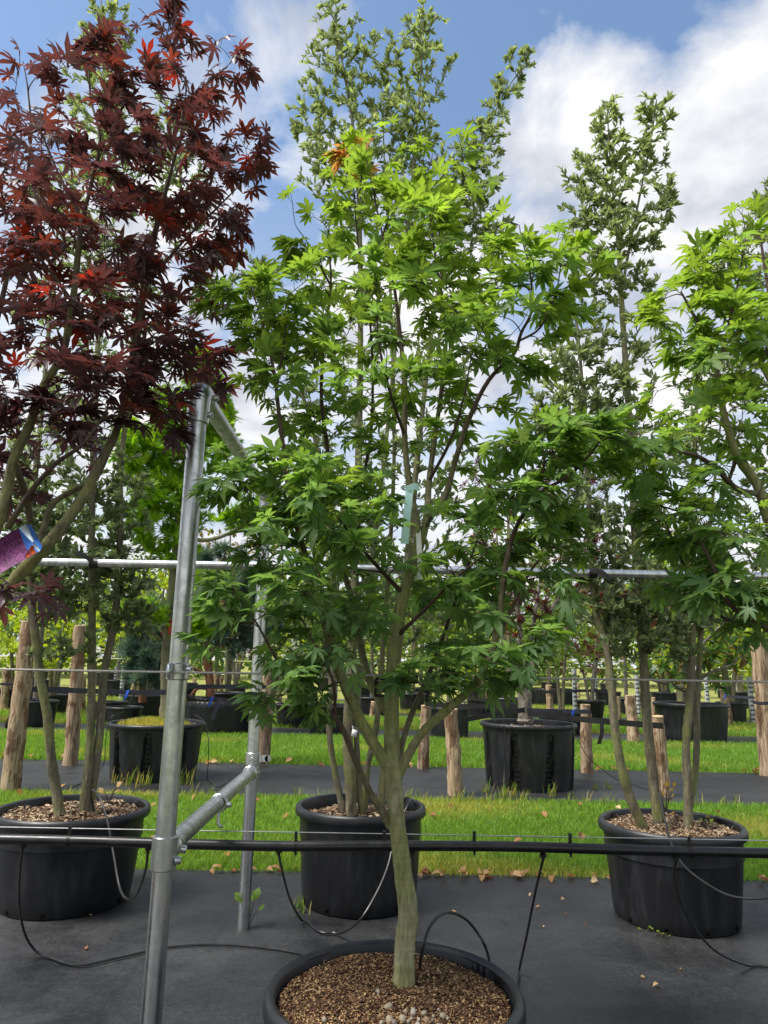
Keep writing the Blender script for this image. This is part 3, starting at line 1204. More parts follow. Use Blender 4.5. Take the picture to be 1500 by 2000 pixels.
def air_pot(label, cx, cy, r, h, group=None, cols=42, rows=11):
    t = thing('dimpled_pot', label, 'pot', (cx, cy, 0), group)
    V, T = [], []
    k = 0
    for j in range(rows + 1):
        for i in range(cols * 2):
            a = (i + .0) / (cols * 2) * 2 * math.pi
            out = .042 if (i + (j % 2)) % 2 == 0 else -.012
            if j in (0, rows):
                out = 0
            V.append((cx + (r + out) * math.cos(a), cy + (r + out) * math.sin(a), .004 + h * j / rows))
    w = cols * 2
    for j in range(rows):
        for i in range(w):
            a, b = j * w + i, j * w + (i + 1) % w
            if (i + j) % 2 == 0:
                T += [(a, b, b + w), (a, b + w, a + w)]
            else:
                T += [(a, b, a + w), (b, b + w, a + w)]
    mb = MB()
    mb.add(V, T)
    mb.build('wall', 'black_plastic', t, smooth=False)
    s = soil_disc(r * .985, h - .035, (cx, cy), 'soil', t, .03)
    return t


air_pot('dimpled black pot of the blue pine, behind the ribbed pot with moss', -3.02, 13.62, .60, .56)
air_pot('dimpled black pot behind the tall bleached stake', -8.43, 18.55, .86, .52, cols=44)
air_pot('dimpled black pot glimpsed past the strapped pot', 5.84, 25.4, .80, .55, cols=40)
round_pot('large black pot of the magnolia', 5.84, 13.81, .66, .58, .68, .62, .06, .03, False, holes=False)
round_pot('small black pot between the barked stakes', 5.21, 18.17, .36, .26, .50, .44, .05, .02, False, holes=False)
round_pot('dusty black pot behind the peeling stakes', 1.25, 13.29, .37, .33, .55, .50, .05, .02, False, holes=False)
round_pot('small black pot in the grass behind the near trunks', -5.60, 15.3, .34, .29, .42, .38, .04, .02, False, holes=False)
round_pot('low black pot beside the blue pine', -4.75, 13.7, .33, .27, .42, .36, .04, .02, False, holes=False)


# ================================================================== STEEL FRAME
PX = -0.64
frame = thing('pipe_frame', 'galvanised steel pipe frame with two posts, cross bars and long rail', 'frame', (PX, 2.3, 0))
RP = .0300


def pipe(name, a, b, r=RP):
    mb = MB()
    a, b = np.array(a, float), np.array(b, float)
    P = np.array([a + (b - a) * t for t in np.linspace(0, 1, 9)])
    mb.tube(P, r, 28, True)
    return mb.build(name, 'galvanised_steel', frame)


def collar(c, axis, L, r=.0375, name='collar'):
    mb = MB()
    prof = [(RP - .002, -L / 2), (r - .003, -L / 2), (r, -L / 2 + .003), (r + .0005, 0), (r, L / 2 - .003), (r - .003, L / 2), (RP - .002, L / 2)]
    mb.lathe(prof, c, 28, None, axis)
    return mb.build(name, 'galvanised_steel', frame)


def screw(c, axis, parent, r=.011):
    mb = MB()
    mb.lathe([(0.0005, -.006), (r, -.006), (r, .008), (r * .8, .0115), (r * .45, .0115), (r * .42, .006), (.0004, .006)], c, 14, None, axis)
    mb.build('set_screw', 'galvanised_steel', parent)


P1, P2 = (PX, 2.30), (PX - .015, 3.86)
ZT = 2.20
pipe('post', (P1[0], P1[1], 0), (P1[0], P1[1], ZT - .03))
pipe('post', (P2[0], P2[1], 0), (P2[0], P2[1], ZT - .03))
pipe('top_bar', (P1[0], P1[1] + .03, ZT), (P2[0], P2[1] - .03, ZT))
LZ = .742
pipe('lower_bar', (P1[0] + .004, P1[1] + .02, LZ), (P2[0] + .004, P2[1] - .02, LZ))
for (x, y), sg in ((P1, 1), (P2, -1)):
    mb = MB()
    pth = [(x, y, ZT - .115), (x, y, ZT - .05)]
    for a in np.linspace(0, math.pi / 2, 7):
        pth.append((x, y + sg * (.032 - .032 * math.cos(a)), ZT - .032 + .032 * math.sin(a)))
    pth += [(x, y + sg * .09, ZT)]
    rr = [.0375, .0378] + [.0395] * 7 + [.0375]
    mb.tube(pth, rr, 28, True)
    el = mb.build('elbow', 'galvanised_steel', frame)
    screw((x + .041, y + sg * .055, ZT - .004), (1, 0, .1), el)
    screw((x + .038, y - .0 * sg, ZT - .085), (1, -.25, 0), el)
# tee on the near post
c1 = collar((P1[0], P1[1], LZ - .01), (0, 0, 1), .095)
collar((P1[0] + .004, P1[1] + .058, LZ), (0, 1, 0), .05)
screw((P1[0] + .042, P1[1] + .050, LZ - .012), (1, .2, -.2), c1, .012)
screw((P1[0] + .042, P1[1] - .006, LZ - .03), (1, .1, 0), c1, .012)
# collar with a wire eye on the near post
WZ = 1.262
c2 = collar((P1[0], P1[1], WZ), (0, 0, 1), .052, .0355)
mb = MB()
mb.lathe([(.0006, -.006), (.022, -.006), (.024, -.003), (.024, .003), (.022, .006), (.0006, .006)], (P1[0] - .012, P1[1] - .045, WZ + .002), 20, None, (1, 0, 0))
mb.build('eye_plate', 'galvanised_steel', c2)
screw((P1[0] + .037, P1[1] - .015, WZ + .008), (1, -.4, 0), c2, .010)
# middle collar with hanger on the lower bar
HY = 3.02
c3 = collar((P1[0] + .004, HY, LZ), (0, 1, 0), .028, .0365)
screw((P1[0] + .043, HY - .006, LZ - .006), (1, 0, 0), c3, .010)
mb = MB()
mb.tube([(P1[0] + .004, HY, LZ - .034), (P1[0] + .004, HY, LZ - .075), (P1[0] + .012, HY, LZ - .090), (P1[0] + .024, HY, LZ - .086)], .006, 8)
mb.build('hook', 'galvanised_steel', c3)
# far post collars
c4 = collar((P2[0], P2[1], LZ + .062), (0, 0, 1), .062, .0365)
mb = MB()
mb.box((P2[0] + .055, P2[1] - .004, LZ + .064), (.05, .008, .034))
mb.lathe([(.0006, -.004), (.017, -.004), (.017, .004), (.0006, .004)], (P2[0] + .08, P2[1] - .004, LZ + .064), 18, None, (0, 1, 0))
mb.build('lug', 'galvanised_steel', c4)
screw((P2[0] + .006, P2[1] - .037, LZ + .062), (0, -1, 0), c4, .013)
c5 = collar((P2[0], P2[1], LZ - .004), (0, 0, 1), .055, .0365)
screw((P2[0] + .034, P2[1] - .02, LZ - .006), (.8, -.6, 0), c5, .012)
collar((P2[0] + .002, P2[1] - .058, LZ), (0, 1, 0), .045, .0365)
RZ = 1.805
RR = .0225
pipe('rail', (P2[0] - .02, P2[1], RZ), (-5.5, P2[1], RZ), RR)
pipe('rail', (P2[0] + .02, P2[1], RZ - .003), (6.0, P2[1], RZ - .003), RR)
collar((P2[0], P2[1], RZ), (0, 0, 1), .09, .038)
for sg in (-1, 1):
    mb = MB()
    mb.lathe([(RR - .001, -.03), (RR + .007, -.03), (RR + .0075, .0), (RR + .007, .03), (RR - .001, .03)], (P2[0] + sg * .055, P2[1], RZ - .0015), 24, None, (1, 0, 0))
    mb.build('collar', 'galvanised_steel', frame)

# ------------------------------------------------------------------ wires, irrigation pipe, hoses
mb = MB()
xs = np.linspace(-5, 6, 160)
mb.tube(np.stack([xs, np.full_like(xs, 2.252), WZ + .004 * np.sin(xs * .7)], -1), .0034, 7)
t = mb.build('wire_rope', 'wire_steel')
tag(t, 'twisted grey wire rope stretched past the near post', 'wire')
IY, IZ = 3.0, .597
ipipe = thing('irrigation_pipe', 'thick black irrigation pipe hung along the near row of pots', 'pipe', (0, IY, IZ))
mb = MB()
xs = np.linspace(-6, 6, 90)
zz = IZ + .006 * np.sin(xs * 1.9) + .003 * np.sin(xs * 4.1)
mb.tube(np.stack([xs, np.full_like(xs, IY), zz], -1), .0195, 16)
mb.build('pipe_body', 'pipe_plastic', ipipe)
mb = MB()
mb.tube(np.stack([xs, np.full_like(xs, IY - .004), zz * 0 + IZ + .046 + .002 * np.sin(xs)], -1), .0022, 6)
tag(mb.build('support_wire', 'thin_wire'), 'thin bright steel wire running just above the irrigation pipe', 'wire')
clip_px = [135, 352, 578, 750, 926, 1113, 1345]
for x in clip_px + [-120, 1530, 1700]:
    q = at(x, 1640, IY)
    mb = MB()
    zc_ = IZ + .006 * math.sin(q[0] * 1.9) + .003 * math.sin(q[0] * 4.1)
    for s_ in (-.004, .004):
        mb.lathe([(.0192, -.0022), (.0222, -.0022), (.0222, .0022), (.0192, .0022)], (q[0] + s_, IY, zc_), 18, None, (1, 0, 0))
    mb.box((q[0], IY - .002, zc_ + .038), (.011, .012, .034))
    mb.box((q[0] + .001, IY - .002, zc_ - .026), (.008, .008, .012))
    mb.build('cable_tie', 'black_rubber', ipipe)
drip_px = [290, 545, 803, 1060, 45, 1318]


def dripper(x):
    q = at(x, 1650, IY)
    mb = MB()
    mb.lathe([(.0005, -.034), (.006, -.034), (.007, -.026), (.013, -.023), (.014, -.012), (.010, -.008), (.0005, -.006)], (q[0], IY, IZ - .006), 12)
    mb.build('dripper', 'black_rubber', ipipe)
    return np.array([q[0], IY, IZ - .036])


DR = {x: dripper(x) for x in drip_px}


def hose(pts, label, r=.0052):
    mb = MB()
    S = smooth_path(pts, 8)
    S[:, 2] = np.maximum(S[:, 2], .009 + r)
    mb.tube(S, r, 8)
    return tag(mb.build('drip_hose', 'hose_plastic'), label, 'hose')


hose([DR[290], at(284, 1700, 3.1), at(268, 1745, 3.25), at(250, 1757, 3.4), at(234, 1735, 3.55), at(222, 1670, 3.66), at(210, 1605, 3.74), at(196, 1560, 3.82), at(182, 1543, 3.92), at(178, 1556, 4.0), at(184, 1585, 4.03)],
     'thin black hose looping from the pipe into the pot beside the frame')
hose([DR[45], at(39, 1700, 3.1), at(38, 1770, 3.28), at(52, 1832, 3.42)] + [gp(*q, .012) for q in ((85, 1868), (150, 1886), (230, 1872), (330, 1851), (440, 1846), (560, 1858), (640, 1880))],
     'long black hose lying in a curve across the ground fabric')
hose([DR[545], at(551, 1700, 3.25), at(566, 1755, 3.6)] + [gp(*q, .015) for q in ((590, 1798), (625, 1820), (660, 1824))] + [at(700, 1800, 3.60), at(735, 1745, 3.66), at(758, 1690, 3.76), at(772, 1630, 3.86)] + [at(795, 1575, 3.93), at(801, 1562, 4.02), at(792, 1559, 4.12), at(785, 1585, 4.17)],
     'black hose hanging in a deep loop before the tall pot')
hose([DR[1060], at(1046, 1740, 3.1), at(1028, 1830, 3.2), gp(1014, 1895, .02), gp(1006, 1950, .02)], 'taut black hose running from the pipe down behind the mulch pot')
hose([gp(818, 1905, .42), at(826, 1850, 2.24), at(843, 1805, 2.28), at(872, 1782, 2.36), at(905, 1792, 2.45), at(930, 1818, 2.5), at(950, 1855, 2.5), gp(960, 1900, .1)],
     'stiff black hose arching out of the bark mulch over the pot rim', .0046)
hose([gp(1300, 1612, .455), at(1294, 1570, 3.9), at(1289, 1545, 3.85), at(1296, 1590, 3.78), at(1312, 1650, 3.70), at(1340, 1695, 3.62), at(1400, 1738, 3.5), at(1450, 1754, 3.4), at(1520, 1752, 3.3), at(1600, 1740, 3.1), at(1640, 1672, 3.0)],
     'black hose rising from the seedling pot and sagging away from it')
hose([DR[1318], at(1317, 1710, 3.08), at(1330, 1765, 3.18), at(1362, 1820, 3.28), at(1405, 1862, 3.34)] + [gp(*q, .012) for q in ((1470, 1888), (1540, 1892), (1640, 1870))],
     'black hose dropping from the pipe in front of the seedling pot')
hose([gp(226, 1440, .55), at(242, 1425, 8.0), at(244, 1393, 7.98), at(236, 1392, 7.9), at(215, 1405, 7.82), at(206, 1450, 7.8), at(203, 1490, 7.85)] + [gp(*q, .01) for q in ((188, 1515), (160, 1530), (120, 1545))], 'thin black drip line curling out of the moss-topped pot', .004)
hose([at(378, 1395, 8.1), at(398, 1408, 7.9), at(406, 1435, 7.85), at(407, 1480, 7.85)] + [gp(*q, .01) for q in ((406, 1525), (425, 1538), (440, 1530), (436, 1542), (415, 1545))], 'thin black drip line dangling to a coil beside the moss-topped pot', .004)
hose([at(985, 1400, 8.0), at(983, 1390, 7.85), at(986, 1450, 7.80), at(985, 1500, 7.80), gp(984, 1553, .01)], 'thin drip line hanging straight down the strapped ribbed pot', .004)
hose([gp(1090, 1415, .6), at(1100, 1388, 8.0), at(1118, 1420, 7.95), at(1150, 1480, 7.95)] + [gp(*q, .01) for q in ((1215, 1528), (1265, 1542), (1310, 1545))], 'thin drip line slanting from the strapped pot past a short stake', .004)


# ================================================================== STAKES AND STRAPS
def stake(label, top, bot, wpx, Y, group=None, lean=None):
    """top/bot: (px, py) on the photo; Y = distance of the foot"""
    b = gp(*bot) if Y is None else at(bot[0], bot[1], Y)
    b[2] = -.02
    Yf = b[1]
    tp = at(top[0], top[1], Yf)
    r = wpx * .5 * depth((b + tp) / 2) / F
    t = thing('wooden_stake', label, 'stake', b, group)
    mb = MB()
    P = np.array([b + (tp - b) * u for u in np.linspace(0, 1, 14)])
    P[1:-1] += RNG.normal(0, r * .06, (12, 3))
    R = r * np.linspace(1.08, .94, 14) * (1 + RNG.normal(0, .025, 14))
    mb.tube(P, R, 14, False, None, .03)
    mb.build('shaft', 'stake_wood', t)
    mb = MB()
    mb.lathe([(.0005, .003), (R[-1] * .9, .003), (R[-1] * .985, -.004), (R[-1] * 1.0, -.012)], tp, 14, None, (tp - b) / np.linalg.norm(tp - b))
    mb.build('cut_top', 'cut_wood', t)
    return b, tp, r


st1 = stake('tall bleached stake leaning beside the slender trunks', (58, 1213), (20, 1545), 33, None)
st2 = stake('sawn upright stake standing between the slender trunks, barked at its foot', (157, 1222), (137, 1495), 25, None)
st3 = stake('pale stake half hidden behind the far steel post', (527, 1290), (510, 1490), 30, None)
st4 = stake('short peeled stake tied to the strapped pot, nearest it', (881, 1385), (890, 1554), 28, None)
st5 = stake('short stake with ragged brown bark at the grass edge', (832, 1378), (826, 1502), 21, None)
st6 = stake('short split-barked stake on the seedling pot side of the strapped pot', (1143, 1376), (1147, 1511), 22, None)
st7 = stake('peeled stake behind the leaning trunk of the seedling pot', (1284, 1398), (1297, 1556), 25, None)
st8 = stake('knotty barked stake in the grass beyond the strap', (1231, 1358), (1238, 1450), 22, 13.0)
st9 = stake('tall thick peeled post by the magnolia', (1482, 1256), (1503, 1515), 32, None)
far_stakes = [((14, 1308), (8, 1388), 16), ((262, 1318), (262, 1352), 9), ((420, 1316), (421, 1352), 9), ((278, 1352), (276, 1392), 14), ((380, 1326), (380, 1350), 8), ((432, 1322), (432, 1352), 9), ((1072, 1338), (1075, 1396), 13), ((1128, 1336), (1128, 1362), 9),
              ((1413, 1346), (1424, 1418), 17), ((955, 1350), (955, 1397), 14), ((1276, 1362), (1277, 1402), 9), ((1208, 1360), (1209, 1412), 8), ((162, 1325), (160, 1390), 12), ((545, 1345), (545, 1385), 12), ((600, 1370), (600, 1400), 10), ((730, 1370), (728, 1402), 12)]
for a, b, w in far_stakes:
    stake('weathered stake of the far rows', a, b, w, None, 'stakes of the far rows')


def strap(px_pts, label, width=.045, mat='web_strap', ties=True, group=None, tags_=()):
    t = thing('webbing_strap', label, 'strap', at(*px_pts[0]), group)
    P = smooth_path([at(*q) for q in px_pts], 5)
    mb = MB()
    N = np.tile(np.array([0, 0, 1.0]), (len(P), 1)) + RNG.normal(0, .04, (len(P), 3))
    mb.ribbon(P, N, width, .003)
    mb.build('webbing', mat, t)
    for (x, y, Y) in tags_:
        q = at(x, y, Y)
        mb = MB()
        P2_ = [q + np.array([.01, -.012, .035]), q + np.array([0, -.016, 0]), q + np.array([-.012, -.014, -.045]), q + np.array([-.03, -.010, -.07])]
        mb.ribbon(P2_, np.array([1, 0, .35]), .032, .002)
        mb.build('blue_tag', 'blue_tag', t)
    return t


s1 = strap([(28, 1346, 7.62), (60, 1346, 7.58), (100, 1347, 7.8), (180, 1350, 8.0), (260, 1352, 8.15), (330, 1352, 8.28)], 'long grey webbing strap from bleached stake to mossy trunk', .055, tags_=[(41, 1348, 7.55), (249, 1354, 8.1)])
mb = MB()
mb.ribbon([at(27, 1348, 7.62), at(24, 1370, 7.6), at(20, 1405, 7.6)], np.array([1, .2, 0]), .035, .003)
mb.ribbon([at(20, 1400, 7.6), at(14, 1412, 7.58), at(13, 1422, 7.6), at(20, 1420, 7.62)], np.array([0, 1, 0]), .04, .02)
mb.build('hanging_end', 'black_rubber', s1)
mb = MB()
mb.ribbon([at(262, 1352, 8.1), at(258, 1366, 8.08), at(256, 1374, 8.08), at(262, 1374, 8.1)], np.array([0, 1, 0]), .05, .012)
mb.build('buckle', 'black_rubber', s1)
s2 = strap([(330, 1342, 8.3), (400, 1341, 8.6), (480, 1341, 9.0), (520, 1342, 9.2)], 'violet-grey strap from mossy trunk to the stake behind the post', .05)
s3 = strap([(330, 1357, 8.35), (365, 1362, 8.45), (430, 1366, 8.7), (505, 1376, 9.2)], 'strap with a twisted ratchet end below the violet-grey strap', .045, tags_=[(413, 1367, 8.6)])
mb = MB()
mb.ribbon([at(428, 1366, 8.65), at(422, 1385, 8.6), at(414, 1405, 8.58)], np.array([1, .3, .1]), .05, .003)
mb.build('loose_end', 'web_strap', s3)
mb = MB()
for k in range(5):
    mb.tube([at(368 + 7 * k, 1358 + 2 * k, 8.45), at(374 + 7 * k, 1367, 8.43), at(379 + 7 * k, 1360 + 2 * k, 8.46)], .022, 6)
mb.build('ratchet', 'black_rubber', s3)
strap([(870, 1410, 8.0), (900, 1407, 7.95), (960, 1396, 8.1), (1035, 1385, 8.25)], 'black strap rising from the short peeled stake to the strapped trunk', .055, 'black_rubber')
strap([(830, 1375, 9.2), (900, 1379, 8.9), (970, 1379, 8.5), (1036, 1380, 8.3)], 'level black strap tied behind the strapped trunk', .055, 'black_rubber')
strap([(915, 1362, 9.9), (950, 1369, 9.2), (1000, 1374, 8.7), (1030, 1377, 8.4)], 'thin black strap slanting up behind the strapped trunk', .04, 'black_rubber')
strap([(1030, 1387, 8.2), (1090, 1390, 8.3), (1154, 1390, 8.85)], 'grey strap from the strapped trunk to the split-barked stake', .05, tags_=[(1118, 1392, 8.4)])
s4 = strap([(1030, 1393, 8.2), (1100, 1401, 8.0), (1180, 1409, 7.75), (1296, 1418, 7.55)], 'wide black strap running past the leaning trunk to a peeled stake', .06, 'black_rubber')
mb = MB()
mb.ribbon([at(1175, 1411, 7.75), at(1176, 1430, 7.73), at(1170, 1453, 7.73)], np.array([1, .2, .1]), .045, .003)
mb.build('hanging_end', 'black_rubber', s4)
strap([(1060, 1352, 18), (1100, 1350, 18), (1160, 1349, 18.2), (1200, 1350, 18.3)], 'dark strap across the far row near the small pot', .07, 'web_strap')
strap([(1415, 1359, 15), (1450, 1362, 14.8), (1500, 1364, 14.5)], 'blue-grey strap tied to the stake by the magnolia', .05, tags_=[(1415, 1360, 14.9)])
strap([(0, 1336, 15), (30, 1337, 15), (70, 1336, 15.2)], 'grey strap crossing behind the bleached stake', .05)
b9, t9, r9 = st9
strap([(1470, 1371, b9[1] - r9 - .02), (1485, 1374, b9[1] - r9 - .03), (1502, 1373, b9[1] - r9 - .02)], 'flat grey strap nailed round the thick peeled post', .04)


# ================================================================== TREES
def fg_tint(z0, z1, n):
    """yellower with height and at shoot tips: new growth, plus backlight painted into the tint"""
    def f(p, t):
        u = (p[2] - z0) / (z1 - z0) + random.gauss(0, .22) + (.15 if t > .95 else 0)
        return int(min(n - 1, max(0, math.floor(u * n))))
    return f


GREEN_TINTS = [(.100, .182, .070), (.102, .184, .062), (.104, .186, .052), (.108, .188, .044), (.116, .194, .036), (.128, .202, .030), (.28, .145, .06)]  # lower tints raised to lift crown shade, upper ones hold some painted backlight
maple_shapes = [maple_shape(.155, .33, .26, .05, 1), maple_shape(.14, .30, .40, .06, 2), maple_shape(.165, .35, .14, .04, 3)]
red_shapes = [maple_shape(.135, .27, .32, .05, 4), maple_shape(.12, .25, .50, .05, 5), maple_shape(.145, .29, .18, .04, 6)]


def LP(rows):
    """limb rows (px, py, Y, radius m) to points in the place"""
    return [(*at(x, y, Y), r) for x, y, Y, r in rows]


def axis_of(points):
    A = np.array(points)

    def f(p):
        i = np.argmin(np.abs(A[:, 2] - p[2]))
        return np.array([A[i, 0], A[i, 1], p[2] - .05])
    return f


# ---- the green maple in the foreground
tr = Tree()
tr.aged = True
tr.limb(LP([(788, 1946, 2.20, .046), (788, 1932, 2.20, .036), (789, 1900, 2.20, .0300), (791, 1840, 2.2, .0282), (797, 1780, 2.2, .0285), (787, 1700, 2.2, .0255), (776, 1610, 2.2, .0245), (768, 1520, 2.2, .0245), (765, 1440, 2.2, .0235), (766, 1350, 2.2, .021),
            (771, 1250, 2.2, .0195), (788, 1160, 2.21, .018), (811, 1090, 2.22, .0165), (815, 1030, 2.23, .0125), (800, 950, 2.25, .0105), (790, 850, 2.27, .0095), (791, 760, 2.28, .0085), (781, 650, 2.3, .007), (768, 550, 2.3, .0055), (745, 450, 2.32, .004), (728, 370, 2.33, .0028), (712, 290, 2.34, .0018)]), 14, 6, .04, .03)
mains = [
    [(812, 1095, 2.22, .0135), (832, 1020, 2.24, .012), (838, 940, 2.28, .010), (850, 850, 2.33, .0085), (862, 760, 2.38, .007), (872, 640, 2.4, .0055), (850, 500, 2.38, .004), (835, 360, 2.36, .0025), (845, 300, 2.36, .0016)],
    [(832, 1020, 2.24, .0115), (868, 972, 2.24, .010), (888, 905, 2.24, .009), (915, 820, 2.22, .008), (955, 742, 2.19, .007), (1003, 692, 2.16, .006), (1018, 650, 2.14, .005), (1040, 600, 2.12, .004), (1033, 520, 2.10, .003), (1020, 470, 2.1, .002), (1014, 440, 2.1, .0014)],
    [(1010, 668, 2.15, .004), (1055, 640, 2.1, .0035), (1085, 575, 2.06, .0025), (1095, 520, 2.05, .0015)],
    [(766, 1508, 2.2, .019), (722, 1440, 2.17, .0165), (690, 1375, 2.14, .0155), (662, 1312, 2.12, .0145), (642, 1255, 2.11, .0115), (628, 1180, 2.1, .0105), (602, 1100, 2.1, .0095), (575, 1010, 2.12, .0085), (557, 900, 2.15, .0075), (544, 800, 2.18, .0065), (536, 730, 2.2, .0055), (515, 640, 2.22, .004), (490, 560, 2.24, .002)],
    [(540, 760, 2.2, .0045), (552, 690, 2.25, .0035), (560, 620, 2.3, .0022)],
    [(763, 1400, 2.21, .014), (722, 1330, 2.28, .0125), (703, 1255, 2.33, .0115), (690, 1180, 2.37, .0105), (668, 1105, 2.4, .0095), (650, 1030, 2.42, .0085), (642, 900, 2.45, .0075), (628, 780, 2.46, .0065), (632, 680, 2.46, .0055), (646, 560, 2.45, .0045), (642, 470, 2.44, .003), (645, 400, 2.44, .0018)],
    [(645, 556, 2.45, .004), (620, 510, 2.4, .003), (598, 470, 2.36, .002), (580, 445, 2.33, .0014)],
    [(668, 1105, 2.4, .008), (690, 1000, 2.42, .007), (720, 880, 2.45, .006), (728, 760, 2.46, .005), (722, 620, 2.46, .004), (700, 480, 2.45, .003), (690, 360, 2.44, .002)],
    [(762, 1615, 2.2, .0105), (722, 1545, 2.15, .009), (694, 1485, 2.1, .0085), (672, 1430, 2.07, .0075), (655, 1402, 2.05, .007), (612, 1370, 2.02, .0055), (565, 1330, 2.0, .0045), (530, 1270, 1.98, .0035), (500, 1215, 1.97, .003), (462, 1165, 1.96, .0018)],
    [(655, 1402, 2.05, .005), (650, 1330, 2.0, .004), (620, 1270, 1.98, .003), (585, 1200, 1.97, .002)],
    [(770, 1530, 2.2, .0165), (800, 1470, 2.18, .014), (830, 1425, 2.15, .013), (878, 1382, 2.12, .0125), (928, 1335, 2.09, .0115), (962, 1265, 2.07, .0105), (975, 1200, 2.07, .0095), (987, 1110, 2.08, .008), (1002, 1045, 2.08, .007), (1025, 1000, 2.06, .006), (1055, 962, 2.02, .0055), (1110, 930, 1.98, .0045), (1150, 890, 1.95, .0035), (1180, 850, 1.94, .002)],
    [(1042, 970, 2.04, .005), (1062, 915, 2.06, .004), (1060, 870, 2.08, .003), (1058, 835, 2.1, .0018)],
    [(962, 1265, 2.07, .006), (1000, 1190, 2.1, .005), (1040, 1110, 2.13, .004), (1090, 1060, 2.15, .0025)],
    [(772, 1530, 2.22, .0115), (786, 1450, 2.28, .0105), (806, 1390, 2.34, .0095), (840, 1310, 2.4, .008), (870, 1230, 2.44, .0065), (905, 1130, 2.46, .005), (940, 1030, 2.46, .0035), (960, 950, 2.45, .002)],
    [(788, 1160, 2.21, .008), (750, 1120, 2.15, .006), (705, 1070, 2.08, .0045), (660, 1010, 2.02, .003)],
    [(773, 1245, 2.2, .007), (830, 1190, 2.14, .0055), (890, 1130, 2.08, .004), (950, 1080, 2.04, .0025)],
    [(838, 940, 2.28, .006), (880, 860, 2.15, .005), (905, 780, 2.08, .0035), (920, 700, 2.04, .002)],
    [(790, 850, 2.27, .006), (760, 760, 2.14, .005), (740, 670, 2.06, .0035), (735, 590, 2.02, .002)],
]
for q in mains:
    tr.limb(LP(q), 8, 5, .05, .03)
blobs = [(712, 330, 2.34, 55, 75, .16, 9), (745, 420, 2.32, 100, 80, .22, 18), (850, 360, 2.36, 60, 75, .16, 10), (870, 470, 2.35, 110, 90, .24, 22), (650, 470, 2.42, 75, 80, .2, 13), (590, 470, 2.34, 35, 30, .08, 4),
         (800, 560, 2.2, 130, 90, .30, 26), (940, 560, 2.28, 90, 80, .24, 14), (690, 600, 2.36, 110, 90, .28, 22), (500, 600, 2.24, 75, 70, .18, 14), (560, 640, 2.26, 80, 80, .22, 12), (610, 740, 2.36, 100, 100, .25, 20),
         (520, 720, 2.2, 50, 70, .15, 6), (1025, 500, 2.1, 60, 55, .12, 8), (1095, 560, 2.06, 65, 60, .14, 9), (1000, 640, 2.14, 100, 75, .22, 14), (900, 690, 2.15, 110, 80, .3, 18), (770, 720, 2.15, 110, 80, .3, 18), (880, 800, 2.3, 90, 70, .28, 9), (700, 850, 2.35, 110, 80, .28, 14),
         (560, 940, 2.12, 110, 65, .22, 18), (470, 950, 2.05, 50, 45, .14, 6), (650, 960, 2.08, 100, 70, .24, 18), (590, 1060, 2.06, 110, 70, .24, 20), (700, 1060, 2.15, 90, 75, .25, 15), (560, 1170, 2.0, 110, 65, .22, 17), (660, 1190, 2.12, 90, 75, .24, 16), (470, 1190, 1.96, 50, 45, .1, 6),
         (420, 1262, 1.95, 35, 20, .06, 3), (600, 1300, 1.99, 90, 55, .16, 14), (560, 1370, 2.0, 60, 40, .12, 8), (665, 1390, 2.05, 50, 35, .12, 4), (750, 960, 2.12, 60, 50, .15, 4),
         (960, 930, 2.2, 100, 65, .24, 15), (1070, 880, 2.08, 75, 55, .16, 13), (1150, 880, 1.96, 75, 45, .13, 13), (1080, 960, 2.02, 80, 55, .16, 11), (960, 1040, 2.2, 100, 60, .25, 15), (1060, 1060, 2.12, 75, 55, .18, 10), (900, 1130, 2.25, 90, 60, .26, 15), (1010, 1150, 2.12, 80, 60, .2, 10),
         (900, 1230, 2.3, 90, 55, .25, 13), (960, 1290, 2.06, 75, 40, .16, 11), (1040, 1260, 2.05, 50, 30, .1, 5), (830, 1330, 2.02, 45, 35, .08, 5), (880, 1300, 2.05, 60, 40, .12, 7)]
tr.grow(blob_points(blobs, 1.18, 1.25), minz=.85, up=.7, r_max=.0045, r_tip=.0013)
AX = axis_of([at(788, 1900, 2.2), at(768, 1500, 2.2), at(770, 1200, 2.22), at(800, 950, 2.25), at(790, 700, 2.28), at(760, 500, 2.3), at(712, 300, 2.34)])
fgf = fg_tint(1.15, 3.05, 6)


def fg_t(p, t):
    c = at(700, 295, 2.34)
    if np.linalg.norm(p - c) < .10 and random.random() < .5:
        return 6
    return fgf(p, t)


tr.leaf_maple(AX, .074, [1, 2, 3, 3], 6, fg_t, .55)
fgm = thing('maple_tree', 'green Japanese maple with forked mossy trunk in the mulch pot', 'tree', at(788, 1930, 2.2))
tr.limbs.build('trunk', 'bark_maple', fgm)
stuff(tr.twigs.build('branches', 'twig_dark', fgm))
emit_leaves(tr.L, maple_shapes, 'maple_green', GREEN_TINTS, fgm, 300)

